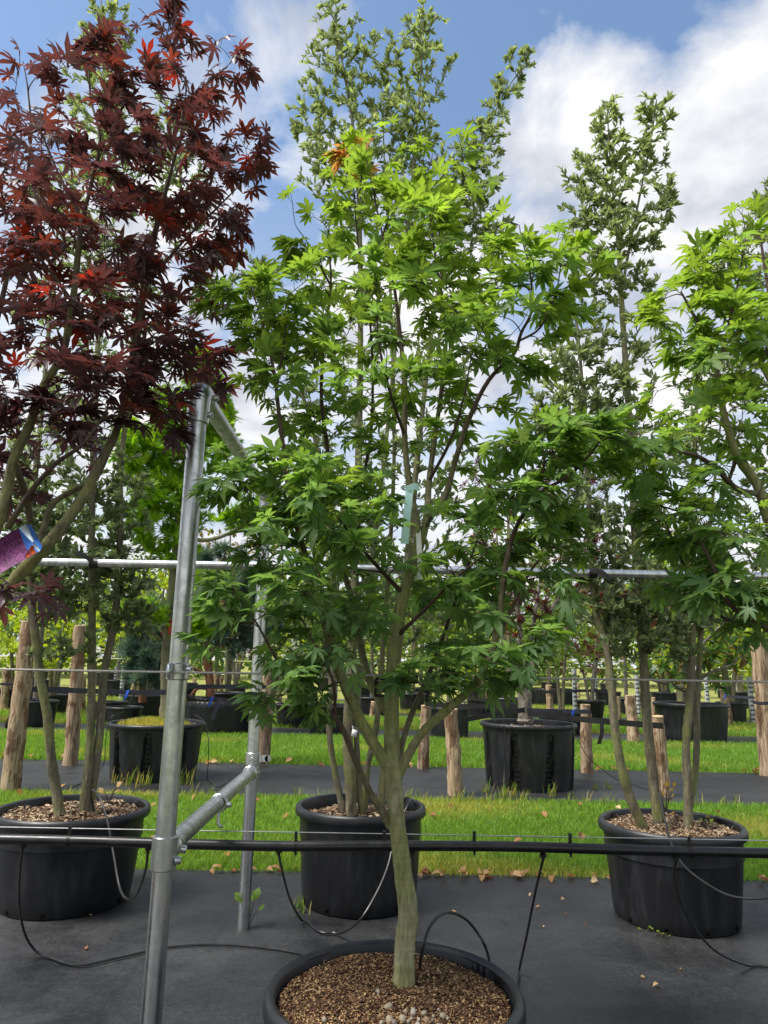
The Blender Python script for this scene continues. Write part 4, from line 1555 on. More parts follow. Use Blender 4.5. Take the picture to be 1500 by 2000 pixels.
# ---- the dark red maple
tr = Tree()
tr.aged = True
base = np.array([-1.52, 2.22, .40])
tr.limb([(*base, .042), (-1.47, 2.2, .70, .038), (-1.36, 2.15, 1.0, .034), *LP([(-40, 1235, 2.1, .026), (20, 1145, 2.08, .020), (68, 1090, 2.07, .0185), (112, 1040, 2.08, .0175), (160, 975, 2.1, .0155), (195, 905, 2.12, .0145), (225, 848, 2.14, .0115), (247, 770, 2.16, .0105), (266, 660, 2.18, .0095), (285, 560, 2.2, .0085), (308, 440, 2.22, .007), (338, 320, 2.24, .0055), (356, 240, 2.25, .004), (346, 150, 2.26, .003), (325, 60, 2.27, .002)])], 12, 6, .04, .03)
reds = [
    [(*(-1.36, 2.15, 1.0), .024), *LP([(-90, 1180, 2.15, .022), (-30, 1080, 2.12, .020), (3, 1000, 2.1, .018), (14, 960, 2.09, .0165), (26, 900, 2.07, .015), (58, 830, 2.05, .014), (82, 760, 2.04, .0125), (122, 690, 2.03, .0115), (142, 590, 2.02, .0105), (152, 500, 2.02, .0095), (160, 430, 2.03, .008), (176, 370, 2.04, .006), (195, 270, 2.06, .0045), (177, 190, 2.08, .0035), (180, 110, 2.1, .0025), (235, 45, 2.12, .0016)])],
    LP([(26, 900, 2.07, .010), (48, 960, 2.2, .011), (60, 1020, 2.25, .010)])[::-1],
    LP([(68, 1090, 2.07, .013), (84, 1040, 2.15, .0105), (102, 985, 2.2, .0095), (150, 955, 2.25, .009), (190, 930, 2.28, .0085), (240, 800, 2.32, .0075), (262, 650, 2.36, .0065), (290, 500, 2.38, .0055), (320, 380, 2.38, .0045), (385, 190, 2.36, .003), (445, 128, 2.35, .0018)]),
    LP([(15, 1030, 2.1, .009), (60, 960, 2.05, .0075), (110, 905, 2.0, .0065), (165, 865, 1.96, .005), (210, 800, 1.95, .003)]),
    LP([(-60, 1130, 2.12, .016), (-70, 950, 2.2, .013), (-40, 760, 2.28, .011), (0, 600, 2.32, .009), (40, 420, 2.34, .007), (60, 280, 2.34, .005), (55, 180, 2.34, .003), (45, 120, 2.34, .0016)]),
    LP([(-90, 1180, 2.15, .016), (-160, 950, 2.1, .013), (-190, 700, 2.1, .010), (-170, 450, 2.12, .007), (-150, 250, 2.12, .004)]),
    LP([(247, 770, 2.16, .006), (300, 720, 2.3, .005), (350, 690, 2.45, .004), (400, 660, 2.55, .0025)]),
    LP([(285, 560, 2.2, .006), (350, 480, 2.22, .0045), (420, 410, 2.24, .0035), (470, 360, 2.25, .002)]),
    LP([(142, 590, 2.02, .006), (90, 520, 1.95, .005), (40, 460, 1.9, .0035), (10, 420, 1.88, .002)]),
    LP([(160, 430, 2.03, .005), (110, 330, 2.02, .004), (70, 230, 2.02, .0025)]),
    LP([(20, 1145, 2.08, .006), (30, 1165, 1.98, .004), (50, 1165, 1.92, .002)]),
]
for q in reds:
    tr.limb(q, 8, 5, .05, .03)
blobs = [(200, 95, 2.1, 45, 60, .1, 7), (330, 90, 2.26, 50, 75, .12, 10), (455, 130, 2.35, 45, 40, .08, 5), (400, 200, 2.32, 60, 60, .14, 9), (300, 210, 2.24, 70, 70, .18, 11), (180, 210, 2.06, 70, 70, .16, 11), (60, 200, 2.3, 60, 60, .15, 8), (60, 310, 2.2, 90, 80, .22, 18), (190, 330, 2.05, 90, 80, .24, 20), (320, 330, 2.25, 90, 80, .24, 20), (420, 330, 2.26, 60, 80, .2, 14),
         (470, 300, 2.28, 35, 50, .12, 5), (60, 440, 2.05, 90, 70, .24, 19), (190, 450, 2.05, 100, 70, .25, 21), (320, 460, 2.22, 95, 75, .25, 20), (430, 430, 2.24, 55, 70, .2, 11), (90, 560, 2.0, 110, 70, .25, 22), (230, 570, 2.12, 110, 70, .26, 22), (350, 570, 2.22, 70, 70, .22, 13), (60, 680, 1.97, 110, 60, .22, 20), (200, 680, 2.02, 110, 60, .25, 21), (310, 670, 2.12, 55, 55, .16, 12), (400, 690, 2.55, 45, 40, .12, 7),
         (70, 780, 1.97, 110, 50, .2, 14), (210, 780, 2.0, 100, 50, .2, 15), (300, 775, 2.14, 55, 40, .14, 7), (410, 745, 2.6, 35, 30, .08, 4), (270, 850, 2.2, 60, 30, .1, 4), (40, 860, 2.2, 60, 40, .12, 4), (20, 930, 2.25, 60, 50, .12, 8), (120, 850, 2.05, 90, 40, .18, 10), (10, 1000, 2.2, 50, 40, .1, 5), (50, 1170, 1.93, 50, 14, .06, 4),
         (-120, 300, 2.15, 90, 120, .25, 16), (-120, 520, 2.12, 90, 110, .25, 18), (-110, 720, 2.1, 90, 100, .25, 18)]
tr.grow(blob_points(blobs, 1.15, 1.2), minz=1.3, up=.6, r_max=.0045, r_tip=.0012)
AXR = axis_of([base, at(-40, 1235, 2.1), at(40, 1000, 2.1), at(110, 700, 2.1), at(170, 400, 2.12), at(200, 100, 2.15)])
RED_TINTS = [(.056, .036, .048), (.064, .036, .046), (.074, .035, .040), (.086, .035, .032), (.115, .037, .026), (.20, .028, .018)]


def red_t(p, t):
    u = random.random()
    if p[2] > 2.05:
        if u < .035:
            return 5
        if u < .12:
            return 4
        return random.choice([0, 1, 1, 2, 2, 3])
    return random.choice([0, 0, 0, 1, 1, 2])


tr.leaf_maple(AXR, .074, [1, 2, 2, 3], 6, red_t, .55)
rdm = thing('maple_tree', 'dark purple-red Japanese maple with arching olive-green limbs', 'tree', base)
tr.limbs.build('trunk', 'bark_red', rdm)
stuff(tr.twigs.build('branches', 'twig_red', rdm))
emit_leaves(tr.L, red_shapes, 'maple_red', RED_TINTS, rdm, 300)
_p, _s, _r = round_pot('black pot under the dark red maple', -1.52, 2.22, .335, .28, .455, .418, .052, .018, True)
chips((-1.52, 2.22), _r, .423, 3500, .011, PAL, _s)

# ---- the second green maple, by the thick peeled post
tr = Tree()
tr.aged = True
base = np.array([1.62, 2.25, .40])
tr.limb([(*base, .042), (1.56, 2.23, .7, .036), (1.45, 2.2, 1.05, .031), *LP([(1590, 1180, 2.18, .024), (1530, 1080, 2.16, .020), (1497, 1000, 2.15, .0165), (1478, 945, 2.15, .0145), (1440, 890, 2.15, .0125), (1412, 800, 2.16, .0105), (1400, 730, 2.17, .009), (1378, 660, 2.18, .007), (1352, 610, 2.19, .005), (1330, 570, 2.2, .003)])], 12, 6, .04, .03)
gr2 = [
    LP([(1485, 965, 2.15, .010), (1440, 955, 2.1, .0085), (1398, 915, 2.06, .0075), (1360, 890, 2.04, .006), (1310, 882, 2.02, .0045), (1262, 888, 2.0, .0025)]),
    LP([(1400, 735, 2.17, .006), (1420, 650, 2.18, .005), (1440, 560, 2.2, .004), (1455, 470, 2.22, .0025), (1462, 415, 2.22, .0015)]),
    LP([(1530, 1080, 2.16, .014), (1545, 900, 2.2, .012), (1530, 720, 2.24, .009), (1500, 560, 2.26, .006), (1480, 430, 2.27, .003)]),
    LP([(1590, 1180, 2.18, .016), (1540, 1245, 2.05, .010), (1480, 1215, 2.0, .008), (1425, 1180, 1.98, .0065), (1395, 1110, 1.98, .005), (1370, 1060, 1.98, .003)]),
    LP([(1500, 1225, 2.02, .007), (1430, 1215, 2.1, .0055), (1370, 1170, 2.16, .0045), (1330, 1090, 2.2, .0035), (1300, 1020, 2.22, .002)]),
    LP([(1440, 890, 2.15, .006), (1400, 990, 2.2, .005), (1340, 1000, 2.22, .004), (1280, 985, 2.22, .002)]),
    LP([(1530, 1080, 2.16, .012), (1620, 900, 2.2, .010), (1660, 700, 2.2, .007), (1640, 520, 2.2, .003)]),
]
for q in gr2:
    tr.limb(q, 8, 5, .05, .03)
blobs = [(1455, 470, 2.22, 45, 50, .12, 7), (1400, 510, 2.2, 50, 40, .12, 7), (1330, 590, 2.2, 65, 45, .16, 11), (1430, 590, 2.2, 70, 65, .2, 15), (1500, 560, 2.26, 50, 90, .2, 11), (1390, 680, 2.18, 85, 65, .22, 17), (1310, 660, 2.2, 40, 45, .12, 6), (1480, 700, 2.22, 70, 75, .22, 16), (1370, 770, 2.17, 70, 60, .2, 13), (1470, 820, 2.18, 70, 60, .2, 14), (1400, 860, 2.14, 60, 50, .18, 9),
         (1310, 890, 2.03, 60, 35, .12, 7), (1250, 900, 2.0, 40, 30, .1, 4), (1330, 970, 2.12, 85, 50, .2, 15), (1280, 1000, 2.2, 45, 35, .12, 6), (1420, 960, 2.14, 75, 55, .2, 12), (1350, 1060, 2.12, 80, 50, .2, 15), (1440, 1060, 2.05, 75, 50, .18, 13), (1400, 1150, 2.0, 80, 45, .15, 13), (1470, 1170, 2.0, 60, 45, .14, 10), (1330, 1150, 2.18, 55, 40, .14, 7), (1480, 1240, 2.02, 40, 25, .08, 3),
         (1590, 600, 2.22, 90, 110, .25, 16), (1600, 820, 2.22, 90, 110, .25, 18), (1590, 1030, 2.2, 80, 90, .22, 14)]
tr.grow(blob_points(blobs, 1.15, 1.2), minz=1.1, up=.6, r_max=.0045, r_tip=.0013)
AXG = axis_of([base, at(1590, 1180, 2.18), at(1500, 1000, 2.15), at(1440, 800, 2.16), at(1420, 600, 2.2), at(1450, 430, 2.2)])
tr.leaf_maple(AXG, .072, [1, 2, 2, 3], 6, fg_tint(1.2, 2.75, 6), .60)
g2m = thing('maple_tree', 'second green Japanese maple, its limbs reaching in beside the thick peeled post', 'tree', base)
tr.limbs.build('trunk', 'bark_maple', g2m)
stuff(tr.twigs.build('branches', 'twig_dark', g2m))
emit_leaves(tr.L, maple_shapes, 'maple_green', GREEN_TINTS, g2m, 300)
_p, _s, _r = round_pot('black pot under the second green maple', 1.62, 2.25, .335, .28, .455, .418, .052, .018, True)
chips((1.62, 2.25), _r, .423, 3500, .011, PAL, _s)

# ---- tall narrow evergreen trees of the second row
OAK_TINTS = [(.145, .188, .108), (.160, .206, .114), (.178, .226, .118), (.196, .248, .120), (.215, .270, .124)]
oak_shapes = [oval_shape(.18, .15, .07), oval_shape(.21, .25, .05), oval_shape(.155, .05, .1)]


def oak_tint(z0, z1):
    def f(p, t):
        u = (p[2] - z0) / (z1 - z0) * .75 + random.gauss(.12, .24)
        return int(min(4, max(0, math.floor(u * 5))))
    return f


def oak_tree(label, base, limbs, blobs, size=.062, dens=34, n_single=300, zr=(1.2, 5.5)):
    tr = Tree()
    for k, q in enumerate(limbs):
        tr.limb(LP(q), 9, 6, .10, .03)
    tr.grow(blob_points(blobs, 2.6, 1.16), minz=1.25, up=.9, r_max=.005, r_tip=.0016)
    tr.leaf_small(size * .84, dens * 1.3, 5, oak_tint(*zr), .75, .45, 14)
    t = thing('evergreen_tree', label, 'tree', base)
    tr.limbs.build('trunk', 'bark_oak', t)
    stuff(tr.twigs.build('branches', 'twig_dark', t))
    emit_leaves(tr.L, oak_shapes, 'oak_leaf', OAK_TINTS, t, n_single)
    return t


oak_tree('tall narrow evergreen of three slender trunks, tied to the rail behind the red maple', (-1.7, 4.23, .44),
         [[(118, 1592, 4.15, .029), (108, 1530, 4.15, .027), (100, 1480, 4.12, .026), (93, 1400, 4.1, .025), (80, 1330, 4.08, .0245), (70, 1250, 4.06, .0235), (62, 1180, 4.05, .022), (60, 1080, 4.06, .020), (66, 960, 4.08, .018), (80, 820, 4.12, .015), (95, 650, 4.16, .012), (110, 480, 4.2, .009), (120, 350, 4.22, .005)],
          [(162, 1590, 4.2, .025), (172, 1500, 4.2, .0235), (178, 1400, 4.2, .0225), (179, 1300, 4.18, .022), (180, 1200, 4.15, .021), (179, 1100, 4.12, .020), (180, 1000, 4.12, .019), (183, 880, 4.14, .0175), (190, 700, 4.2, .015), (198, 450, 4.25, .012), (203, 200, 4.3, .008), (200, 60, 4.32, .005), (196, -20, 4.33, .003)],
          [(172, 1592, 4.25, .026), (186, 1500, 4.24, .0245), (196, 1420, 4.24, .0235), (203, 1320, 4.25, .0225), (222, 1220, 4.27, .022), (232, 1120, 4.28, .020), (235, 1000, 4.28, .018), (237, 900, 4.28, .0165), (262, 700, 4.3, .014), (300, 480, 4.32, .010), (335, 300, 4.34, .006), (345, 200, 4.35, .003)]],
         [(205, 60, 4.32, 45, 70, .15, 20), (195, 170, 4.3, 60, 80, .2, 28), (220, 300, 4.28, 80, 90, .25, 30), (330, 260, 4.33, 45, 70, .2, 16), (360, 370, 4.33, 60, 80, .22, 22), (120, 380, 4.22, 60, 80, .22, 18), (230, 480, 4.28, 110, 110, .3, 34), (130, 620, 4.2, 90, 120, .25, 28), (270, 680, 4.3, 80, 110, .25, 22), (400, 560, 4.34, 50, 60, .15, 8),
          (90, 850, 4.12, 80, 110, .22, 28), (185, 890, 4.2, 75, 90, .25, 22), (110, 1010, 4.1, 90, 80, .22, 30), (215, 1010, 4.25, 60, 80, .22, 20), (100, 1110, 4.08, 80, 60, .2, 20), (200, 1120, 4.2, 80, 60, .2, 22), (270, 1120, 4.28, 35, 50, .15, 8), (140, 1190, 4.12, 70, 40, .15, 11), (260, 1210, 4.26, 55, 30, .15, 9), (130, 1270, 4.1, 60, 30, .12, 6), (40, 1040, 4.06, 60, 110, .2, 24), (130, 1090, 4.15, 90, 90, .22, 26), (250, 1170, 4.27, 50, 60, .16, 14), (255, 980, 4.28, 45, 70, .16, 14)], .066, 34)
oak_tree('tall broad-topped evergreen of five stems behind the green maple', (-.1, 4.33, .44),
         [[(672, 1590, 4.3, .019), (658, 1530, 4.3, .018), (645, 1450, 4.28, .0175), (642, 1380, 4.27, .017), (650, 1300, 4.27, .016), (655, 1200, 4.28, .015), (640, 1000, 4.3, .0135), (600, 800, 4.34, .011), (540, 650, 4.38, .008), (490, 540, 4.4, .004)],
          [(686, 1592, 4.28, .032), (684, 1520, 4.28, .031), (679, 1440, 4.28, .0295), (683, 1340, 4.28, .0285), (688, 1240, 4.29, .027), (694, 1100, 4.3, .025), (700, 900, 4.33, .022), (704, 650, 4.38, .018), (702, 420, 4.4, .014), (690, 250, 4.42, .010), (668, 120, 4.43, .007), (648, 20, 4.44, .004)],
          [(706, 1592, 4.33, .018), (699, 1500, 4.33, .017), (696, 1420, 4.33, .0165), (702, 1330, 4.34, .016), (720, 1150, 4.36, .015), (750, 900, 4.4, .0135), (780, 600, 4.42, .011), (805, 350, 4.44, .008), (822, 150, 4.45, .005), (828, 20, 4.46, .003)],
          [(712, 1592, 4.4, .018), (718, 1500, 4.4, .017), (735, 1420, 4.42, .0165), (745, 1300, 4.44, .016), (760, 1100, 4.46, .014), (770, 850, 4.48, .012), (760, 500, 4.5, .009), (750, 300, 4.5, .005), (748, 180, 4.5, .003)],
          [(742, 1590, 4.36, .028), (752, 1500, 4.36, .026), (763, 1420, 4.36, .0245), (775, 1300, 4.36, .023), (795, 1100, 4.36, .0205), (820, 850, 4.36, .0175), (850, 600, 4.36, .014), (885, 440, 4.36, .011), (930, 320, 4.36, .008), (975, 200, 4.36, .005), (1025, 125, 4.36, .003)]],
         [(655, 40, 4.44, 45, 55, .15, 14), (650, 140, 4.43, 60, 65, .2, 24), (830, 50, 4.45, 40, 60, .14, 14), (830, 140, 4.45, 55, 55, .18, 18), (740, 160, 4.46, 75, 80, .25, 34), (620, 240, 4.42, 55, 55, .18, 18), (720, 280, 4.44, 110, 80, .28, 44), (800, 270, 4.45, 60, 80, .22, 22), (640, 330, 4.4, 65, 60, .2, 18), (740, 400, 4.44, 110, 80, .28, 34), (1015, 130, 4.36, 28, 32, .1, 7), (985, 180, 4.36, 28, 35, .1, 7),
          (955, 260, 4.36, 42, 50, .14, 14), (900, 340, 4.36, 70, 60, .2, 22), (940, 400, 4.38, 55, 65, .18, 20), (860, 430, 4.38, 80, 70, .22, 20), (950, 480, 4.4, 60, 60, .2, 10), (500, 540, 4.4, 50, 45, .14, 12), (450, 590, 4.42, 30, 40, .12, 5), (530, 620, 4.4, 60, 60, .18, 10), (590, 760, 4.36, 70, 110, .22, 18), (700, 700, 4.4, 120, 140, .28, 24), (840, 700, 4.4, 100, 120, .25, 18),
          (640, 950, 4.34, 90, 110, .25, 22), (760, 920, 4.42, 110, 120, .28, 24), (870, 950, 4.38, 70, 110, .22, 14), (700, 1120, 4.34, 120, 80, .25, 24), (820, 1130, 4.4, 90, 80, .22, 16), (610, 1150, 4.32, 60, 70, .2, 10), (600, 1260, 4.3, 60, 40, .15, 8), (740, 1240, 4.38, 80, 40, .18, 10), (880, 1200, 4.4, 60, 50, .16, 8)], .064, 34)
oak_tree('tall slim evergreen with a clear grey leader, rooted in the pot of seedlings', (1.6, 4.15, .44),
         [[(1288, 1622, 4.15, .030), (1278, 1540, 4.15, .0285), (1270, 1470, 4.15, .0275), (1262, 1380, 4.15, .0265), (1256, 1280, 4.16, .0255), (1250, 1180, 4.17, .0245), (1243, 1080, 4.18, .0235), (1236, 950, 4.2, .022), (1228, 800, 4.23, .020), (1220, 680, 4.26, .018), (1213, 570, 4.28, .0155), (1206, 460, 4.3, .012), (1196, 360, 4.32, .008), (1189, 270, 4.33, .005), (1186, 200, 4.34, .003)],
          [(1213, 575, 4.28, .010), (1232, 470, 4.3, .009), (1250, 380, 4.32, .007), (1270, 280, 4.33, .005), (1283, 195, 4.34, .003)],
          [(1258, 1620, 4.1, .027), (1232, 1560, 4.08, .0255), (1212, 1490, 4.06, .0245), (1201, 1420, 4.05, .0235), (1194, 1340, 4.05, .022), (1184, 1260, 4.06, .0205), (1165, 1200, 4.08, .019), (1157, 1130, 4.1, .0175), (1152, 1020, 4.13, .016), (1146, 900, 4.17, .014), (1138, 760, 4.2, .011), (1128, 640, 4.22, .007), (1120, 560, 4.23, .003)],
          [(1345, 1625, 4.1, .025), (1343, 1540, 4.1, .0235), (1340, 1450, 4.1, .0225), (1346, 1380, 4.1, .0215), (1351, 1300, 4.11, .0205), (1352, 1210, 4.13, .019), (1350, 1080, 4.16, .017), (1352, 950, 4.2, .014), (1360, 800, 4.24, .009), (1365, 700, 4.25, .004)],
          [(1346, 1580, 4.12, .017), (1357, 1520, 4.16, .0185), (1361, 1440, 4.18, .018), (1361, 1380, 4.2, .0175), (1366, 1290, 4.22, .0165), (1372, 1180, 4.25, .015), (1385, 1040, 4.3, .012), (1400, 900, 4.34, .008), (1410, 800, 4.36, .004)],
          [(1222, 710, 4.26, .006), (1250, 640, 4.22, .0045), (1285, 600, 4.2, .002)],
          [(1205, 470, 4.3, .005), (1250, 425, 4.28, .004), (1285, 400, 4.26, .002)]],
         [(1187, 235, 4.34, 24, 45, .1, 11), (1278, 225, 4.34, 30, 40, .1, 11), (1195, 310, 4.33, 38, 45, .14, 14), (1265, 300, 4.33, 34, 45, .12, 12), (1130, 345, 4.3, 35, 40, .12, 8), (1205, 390, 4.31, 60, 55, .2, 22), (1305, 365, 4.27, 20, 28, .08, 5), (1290, 415, 4.26, 28, 25, .08, 5), (1145, 420, 4.3, 50, 45, .16, 14), (1190, 480, 4.3, 65, 50, .2, 20), (1260, 465, 4.28, 35, 30, .1, 8), (1160, 550, 4.28, 65, 55, .2, 16), (1230, 560, 4.28, 50, 50, .15, 10),
          (1120, 640, 4.22, 65, 60, .2, 18), (1190, 680, 4.25, 50, 70, .2, 15), (1120, 740, 4.2, 85, 60, .22, 28), (1190, 790, 4.22, 70, 60, .2, 22), (1110, 830, 4.18, 85, 50, .2, 22), (1270, 700, 4.22, 30, 50, .12, 5), (1190, 880, 4.2, 80, 50, .2, 14), (1110, 970, 4.14, 85, 70, .22, 24), (1220, 1000, 4.2, 70, 80, .22, 24), (1330, 880, 4.2, 50, 80, .2, 16), (1370, 760, 4.26, 45, 70, .18, 10), (1310, 1010, 4.2, 70, 70, .2, 18),
          (1140, 1090, 4.1, 70, 60, .2, 18), (1250, 1120, 4.18, 70, 60, .2, 20), (1370, 1090, 4.25, 60, 70, .2, 16), (1180, 1190, 4.08, 65, 45, .16, 14), (1290, 1200, 4.15, 70, 45, .18, 16), (1380, 1200, 4.22, 50, 45, .16, 11), (1210, 1260, 4.06, 55, 28, .12, 8), (1310, 1265, 4.12, 60, 25, .14, 8), (1250, 1180, 4.1, 110, 80, .24, 30), (1120, 1060, 4.1, 80, 90, .22, 20), (1380, 1160, 4.2, 70, 70, .2, 16)], .068, 34)
oak_tree('evergreen behind the second green maple, only its crown edge showing', (3.15, 4.25, .44),
         [[(1775, 1650, 4.25, .032), (1700, 1400, 4.22, .028), (1620, 1100, 4.22, .024), (1560, 850, 4.25, .020), (1525, 600, 4.3, .014), (1510, 450, 4.33, .008), (1500, 345, 4.35, .003)],
          [(1560, 850, 4.25, .012), (1480, 700, 4.2, .010), (1430, 560, 4.2, .006), (1415, 470, 4.2, .003)],
          [(1790, 1650, 4.3, .026), (1760, 1200, 4.3, .020), (1700, 800, 4.35, .014), (1650, 500, 4.4, .006)]],
         [(1500, 390, 4.34, 28, 45, .12, 9), (1490, 460, 4.33, 45, 45, .15, 10), (1420, 500, 4.2, 45, 40, .14, 10), (1400, 560, 4.2, 40, 45, .14, 8), (1480, 580, 4.25, 60, 60, .2, 14), (1450, 720, 4.22, 60, 80, .2, 14), (1540, 760, 4.25, 60, 90, .22, 14), (1500, 900, 4.24, 70, 80, .22, 14), (1460, 1050, 4.22, 70, 70, .22, 14), (1650, 700, 4.36, 70, 150, .25, 16), (1600, 1050, 4.24, 80, 120, .25, 16)], .066, 34, 220)


# ---- bright lime conifer in the mossy pot
CON_TINTS = [(.13, .26, .016), (.18, .34, .018), (.24, .42, .022), (.31, .48, .03)]
spr = [spray_shape(11, 1, .42, .042), spray_shape(10, 2, .5, .042), spray_shape(12, 3, .38, .042)]
tr = Tree()
tr.limb(LP([(326, 1402, 8.41, .085), (326, 1360, 8.41, .070), (325, 1290, 8.41, .063), (332, 1210, 8.41, .058), (340, 1120, 8.41, .052), (348, 1030, 8.4, .046), (358, 930, 8.4, .038), (372, 830, 8.4, .028), (388, 750, 8.4, .016), (396, 705, 8.4, .006)]), 12, 6, .08, .04)
for q in ([(346, 1050, 8.4, .03), (400, 1055, 8.2, .024), (440, 1045, 8.1, .02), (480, 1022, 8.0, .013), (510, 985, 8.0, .006)], [(350, 1010, 8.4, .025), (310, 970, 8.2, .02), (270, 900, 8.0, .012), (255, 850, 8.0, .006)], [(340, 1120, 8.4, .025), (290, 1060, 8.3, .018), (255, 1020, 8.2, .01)],
          [(358, 930, 8.4, .02), (410, 880, 8.4, .015), (440, 830, 8.4, .007)], [(330, 1230, 8.4, .02), (370, 1210, 8.2, .014), (400, 1180, 8.1, .007)], [(362, 900, 8.4, .018), (330, 830, 8.3, .012), (310, 780, 8.3, .006)], [(328, 1260, 8.4, .016), (280, 1220, 8.2, .010), (255, 1180, 8.2, .005)]):
    tr.limb(LP(q), 7, 5, .05, .03)
tr.grow(blob_points([(395, 735, 8.4, 32, 45, .25, 26), (410, 810, 8.4, 40, 50, .35, 34), (330, 820, 8.3, 50, 50, .35, 30), (430, 880, 8.4, 28, 50, .3, 20), (275, 880, 8.1, 40, 55, .35, 30), (350, 900, 8.4, 55, 60, .4, 36), (300, 970, 8.2, 50, 60, .4, 32), (370, 1000, 8.4, 40, 50, .3, 16), (265, 1030, 8.2, 35, 45, .3, 16), (480, 1015, 8.0, 45, 28, .25, 16), (330, 1080, 8.35, 45, 40, .3, 14), (395, 1165, 8.1, 30, 28, .2, 16), (390, 1225, 8.15, 28, 20, .2, 9), (285, 1200, 8.2, 40, 25, .25, 9)], 1.5, 1.1), minz=1.0, up=.3, r_max=.009, r_tip=.003)
tr.leaf_small(.20, 30, 4, lambda p, t: random.choice([0, 1, 1, 2, 2, 3]), .8, .5, 9)
ct = thing('conifer_tree', 'feathery lime-green conifer with thick trunk in the mossy pot', 'tree', (-2.53, 8.41, .55))
tr.limbs.build('trunk', 'bark_oak', ct)
stuff(tr.twigs.build('branches', 'twig_dark', ct))
emit_leaves(tr.L, spr, 'needle', CON_TINTS, ct, 0)
mb = MB()
q = at(336, 1212, 8.30)
mb.ribbon([q, q + np.array([-.04, -.03, -.04]), q + np.array([-.09, -.04, -.12]), q + np.array([-.10, -.03, -.17])], np.array([.4, 0, .8]), .035, .002)
mb.ribbon([q, q + np.array([.04, -.03, .01]), q + np.array([.08, -.03, -.01])], np.array([0, 0, 1]), .03, .002)
mb.ribbon([q, q + np.array([-.01, -.03, -.08]), q + np.array([.0, -.03, -.16])], np.array([1, 0, 0]), .03, .002)
tag(mb.build('ribbon', 'red_ribbon'), 'small red ribbon knotted on the lime conifer trunk', 'ribbon')

# ---- blue pines
BLUE_TINTS = [(.040, .080, .068), (.065, .118, .10), (.10, .165, .145), (.145, .215, .195)]
tufts = [tuft_shape(26, 2), tuft_shape(24, 5), tuft_shape(28, 9)]


def pine(label, limbs, blobs, size, dens, base):
    tr = Tree()
    for q in limbs:
        tr.limb(LP(q), 9, 5, .06, .04)
    tr.grow(blob_points(blobs), minz=.9, up=.2, r_max=.012, r_tip=.005)
    tr.leaf_small(size, dens, 4, lambda p, t: random.choice([0, 0, 1, 1, 2, 2, 3]) if t > .6 else random.choice([0, 0, 1]), .8, .3, 7)
    t = thing('pine_tree', label, 'tree', base)
    tr.limbs.build('trunk', 'bark_pine', t)
    stuff(tr.twigs.build('branches', 'twig_dark', t))
    emit_leaves(tr.L, tufts, 'needle', BLUE_TINTS, t, 0)


pine('blue-green pine with red-brown trunk rising from the dimpled pot',
     [[(410, 1375, 13.6, .085), (410, 1330, 13.6, .078), (404, 1270, 13.6, .070), (415, 1200, 13.6, .06), (430, 1130, 13.6, .04), (440, 1080, 13.6, .015)], [(408, 1320, 13.6, .04), (370, 1300, 13.4, .035), (350, 1270, 13.4, .02)], [(405, 1290, 13.6, .045), (450, 1240, 13.4, .035), (490, 1190, 13.3, .02)], [(408, 1345, 13.6, .03), (385, 1345, 13.4, .03), (368, 1365, 13.4, .015)]],
     [(435, 1100, 13.6, 50, 35, .5, 26), (480, 1150, 13.4, 45, 50, .5, 30), (420, 1170, 13.5, 60, 50, .6, 34), (470, 1230, 13.4, 55, 50, .6, 34), (400, 1250, 13.5, 45, 40, .5, 20), (520, 1220, 13.4, 35, 50, .4, 14)], .26, 12, (-3.02, 13.62, .5))
pine('low bushy blue-green pine beside the mossy pot',
     [[(278, 1372, 13.7, .075), (278, 1330, 13.7, .065), (285, 1260, 13.7, .05), (290, 1190, 13.7, .02)], [(280, 1320, 13.7, .03), (310, 1280, 13.5, .015)]],
     [(285, 1200, 13.6, 45, 45, .5, 26), (265, 1270, 13.5, 32, 50, .4, 24), (305, 1270, 13.5, 45, 55, .5, 30), (290, 1320, 13.4, 40, 25, .4, 18)], .26, 12, (-4.75, 13.7, .38))

# ---- dark red maple bush in the strapped pot
star = [star_shape()]
tr = Tree()
tr.limb(LP([(1027, 1412, 8.3, .085), (1026, 1385, 8.3, .078), (1024, 1350, 8.3, .075), (1022, 1325, 8.3, .07), (1018, 1260, 8.3, .035), (1010, 1180, 8.3, .024), (1000, 1080, 8.3, .016), (985, 960, 8.3, .008)]), 12, 6, .06, .05)
for q in ([(1016, 1345, 8.3, .05), (1000, 1300, 8.2, .036), (975, 1230, 8.1, .022), (940, 1150, 8.0, .010)], [(1030, 1340, 8.3, .06), (1052, 1270, 8.3, .05), (1075, 1200, 8.3, .035), (1120, 1110, 8.3, .022), (1170, 1000, 8.4, .014), (1210, 900, 8.5, .008)], [(1052, 1270, 8.3, .03), (1120, 1220, 8.1, .02), (1190, 1190, 8.0, .012), (1240, 1170, 7.9, .006)], [(1022, 1325, 8.3, .035), (1040, 1230, 8.5, .026), (1060, 1100, 8.7, .018), (1080, 980, 8.8, .01)]):
    tr.limb(LP(q), 8, 5, .05, .04)
tr.grow(blob_points([(1000, 1190, 8.2, 80, 50, .5, 36), (1110, 1160, 8.2, 90, 60, .5, 46), (1210, 1190, 8.0, 60, 50, .4, 34), (1060, 1090, 8.5, 100, 60, .5, 40), (950, 1080, 8.2, 70, 60, .4, 22), (1180, 1060, 8.3, 70, 60, .4, 24), (940, 940, 8.3, 55, 50, .35, 16), (1040, 960, 8.6, 80, 60, .4, 18), (1210, 860, 8.5, 50, 40, .35, 18), (1140, 920, 8.5, 60, 60, .4, 16), (1260, 1230, 7.9, 35, 30, .25, 10)]), minz=1.15, up=.5, r_max=.009, r_tip=.003)
RB_TINTS = [(.040, .012, .014), (.062, .014, .014), (.09, .016, .013), (.15, .022, .016)]
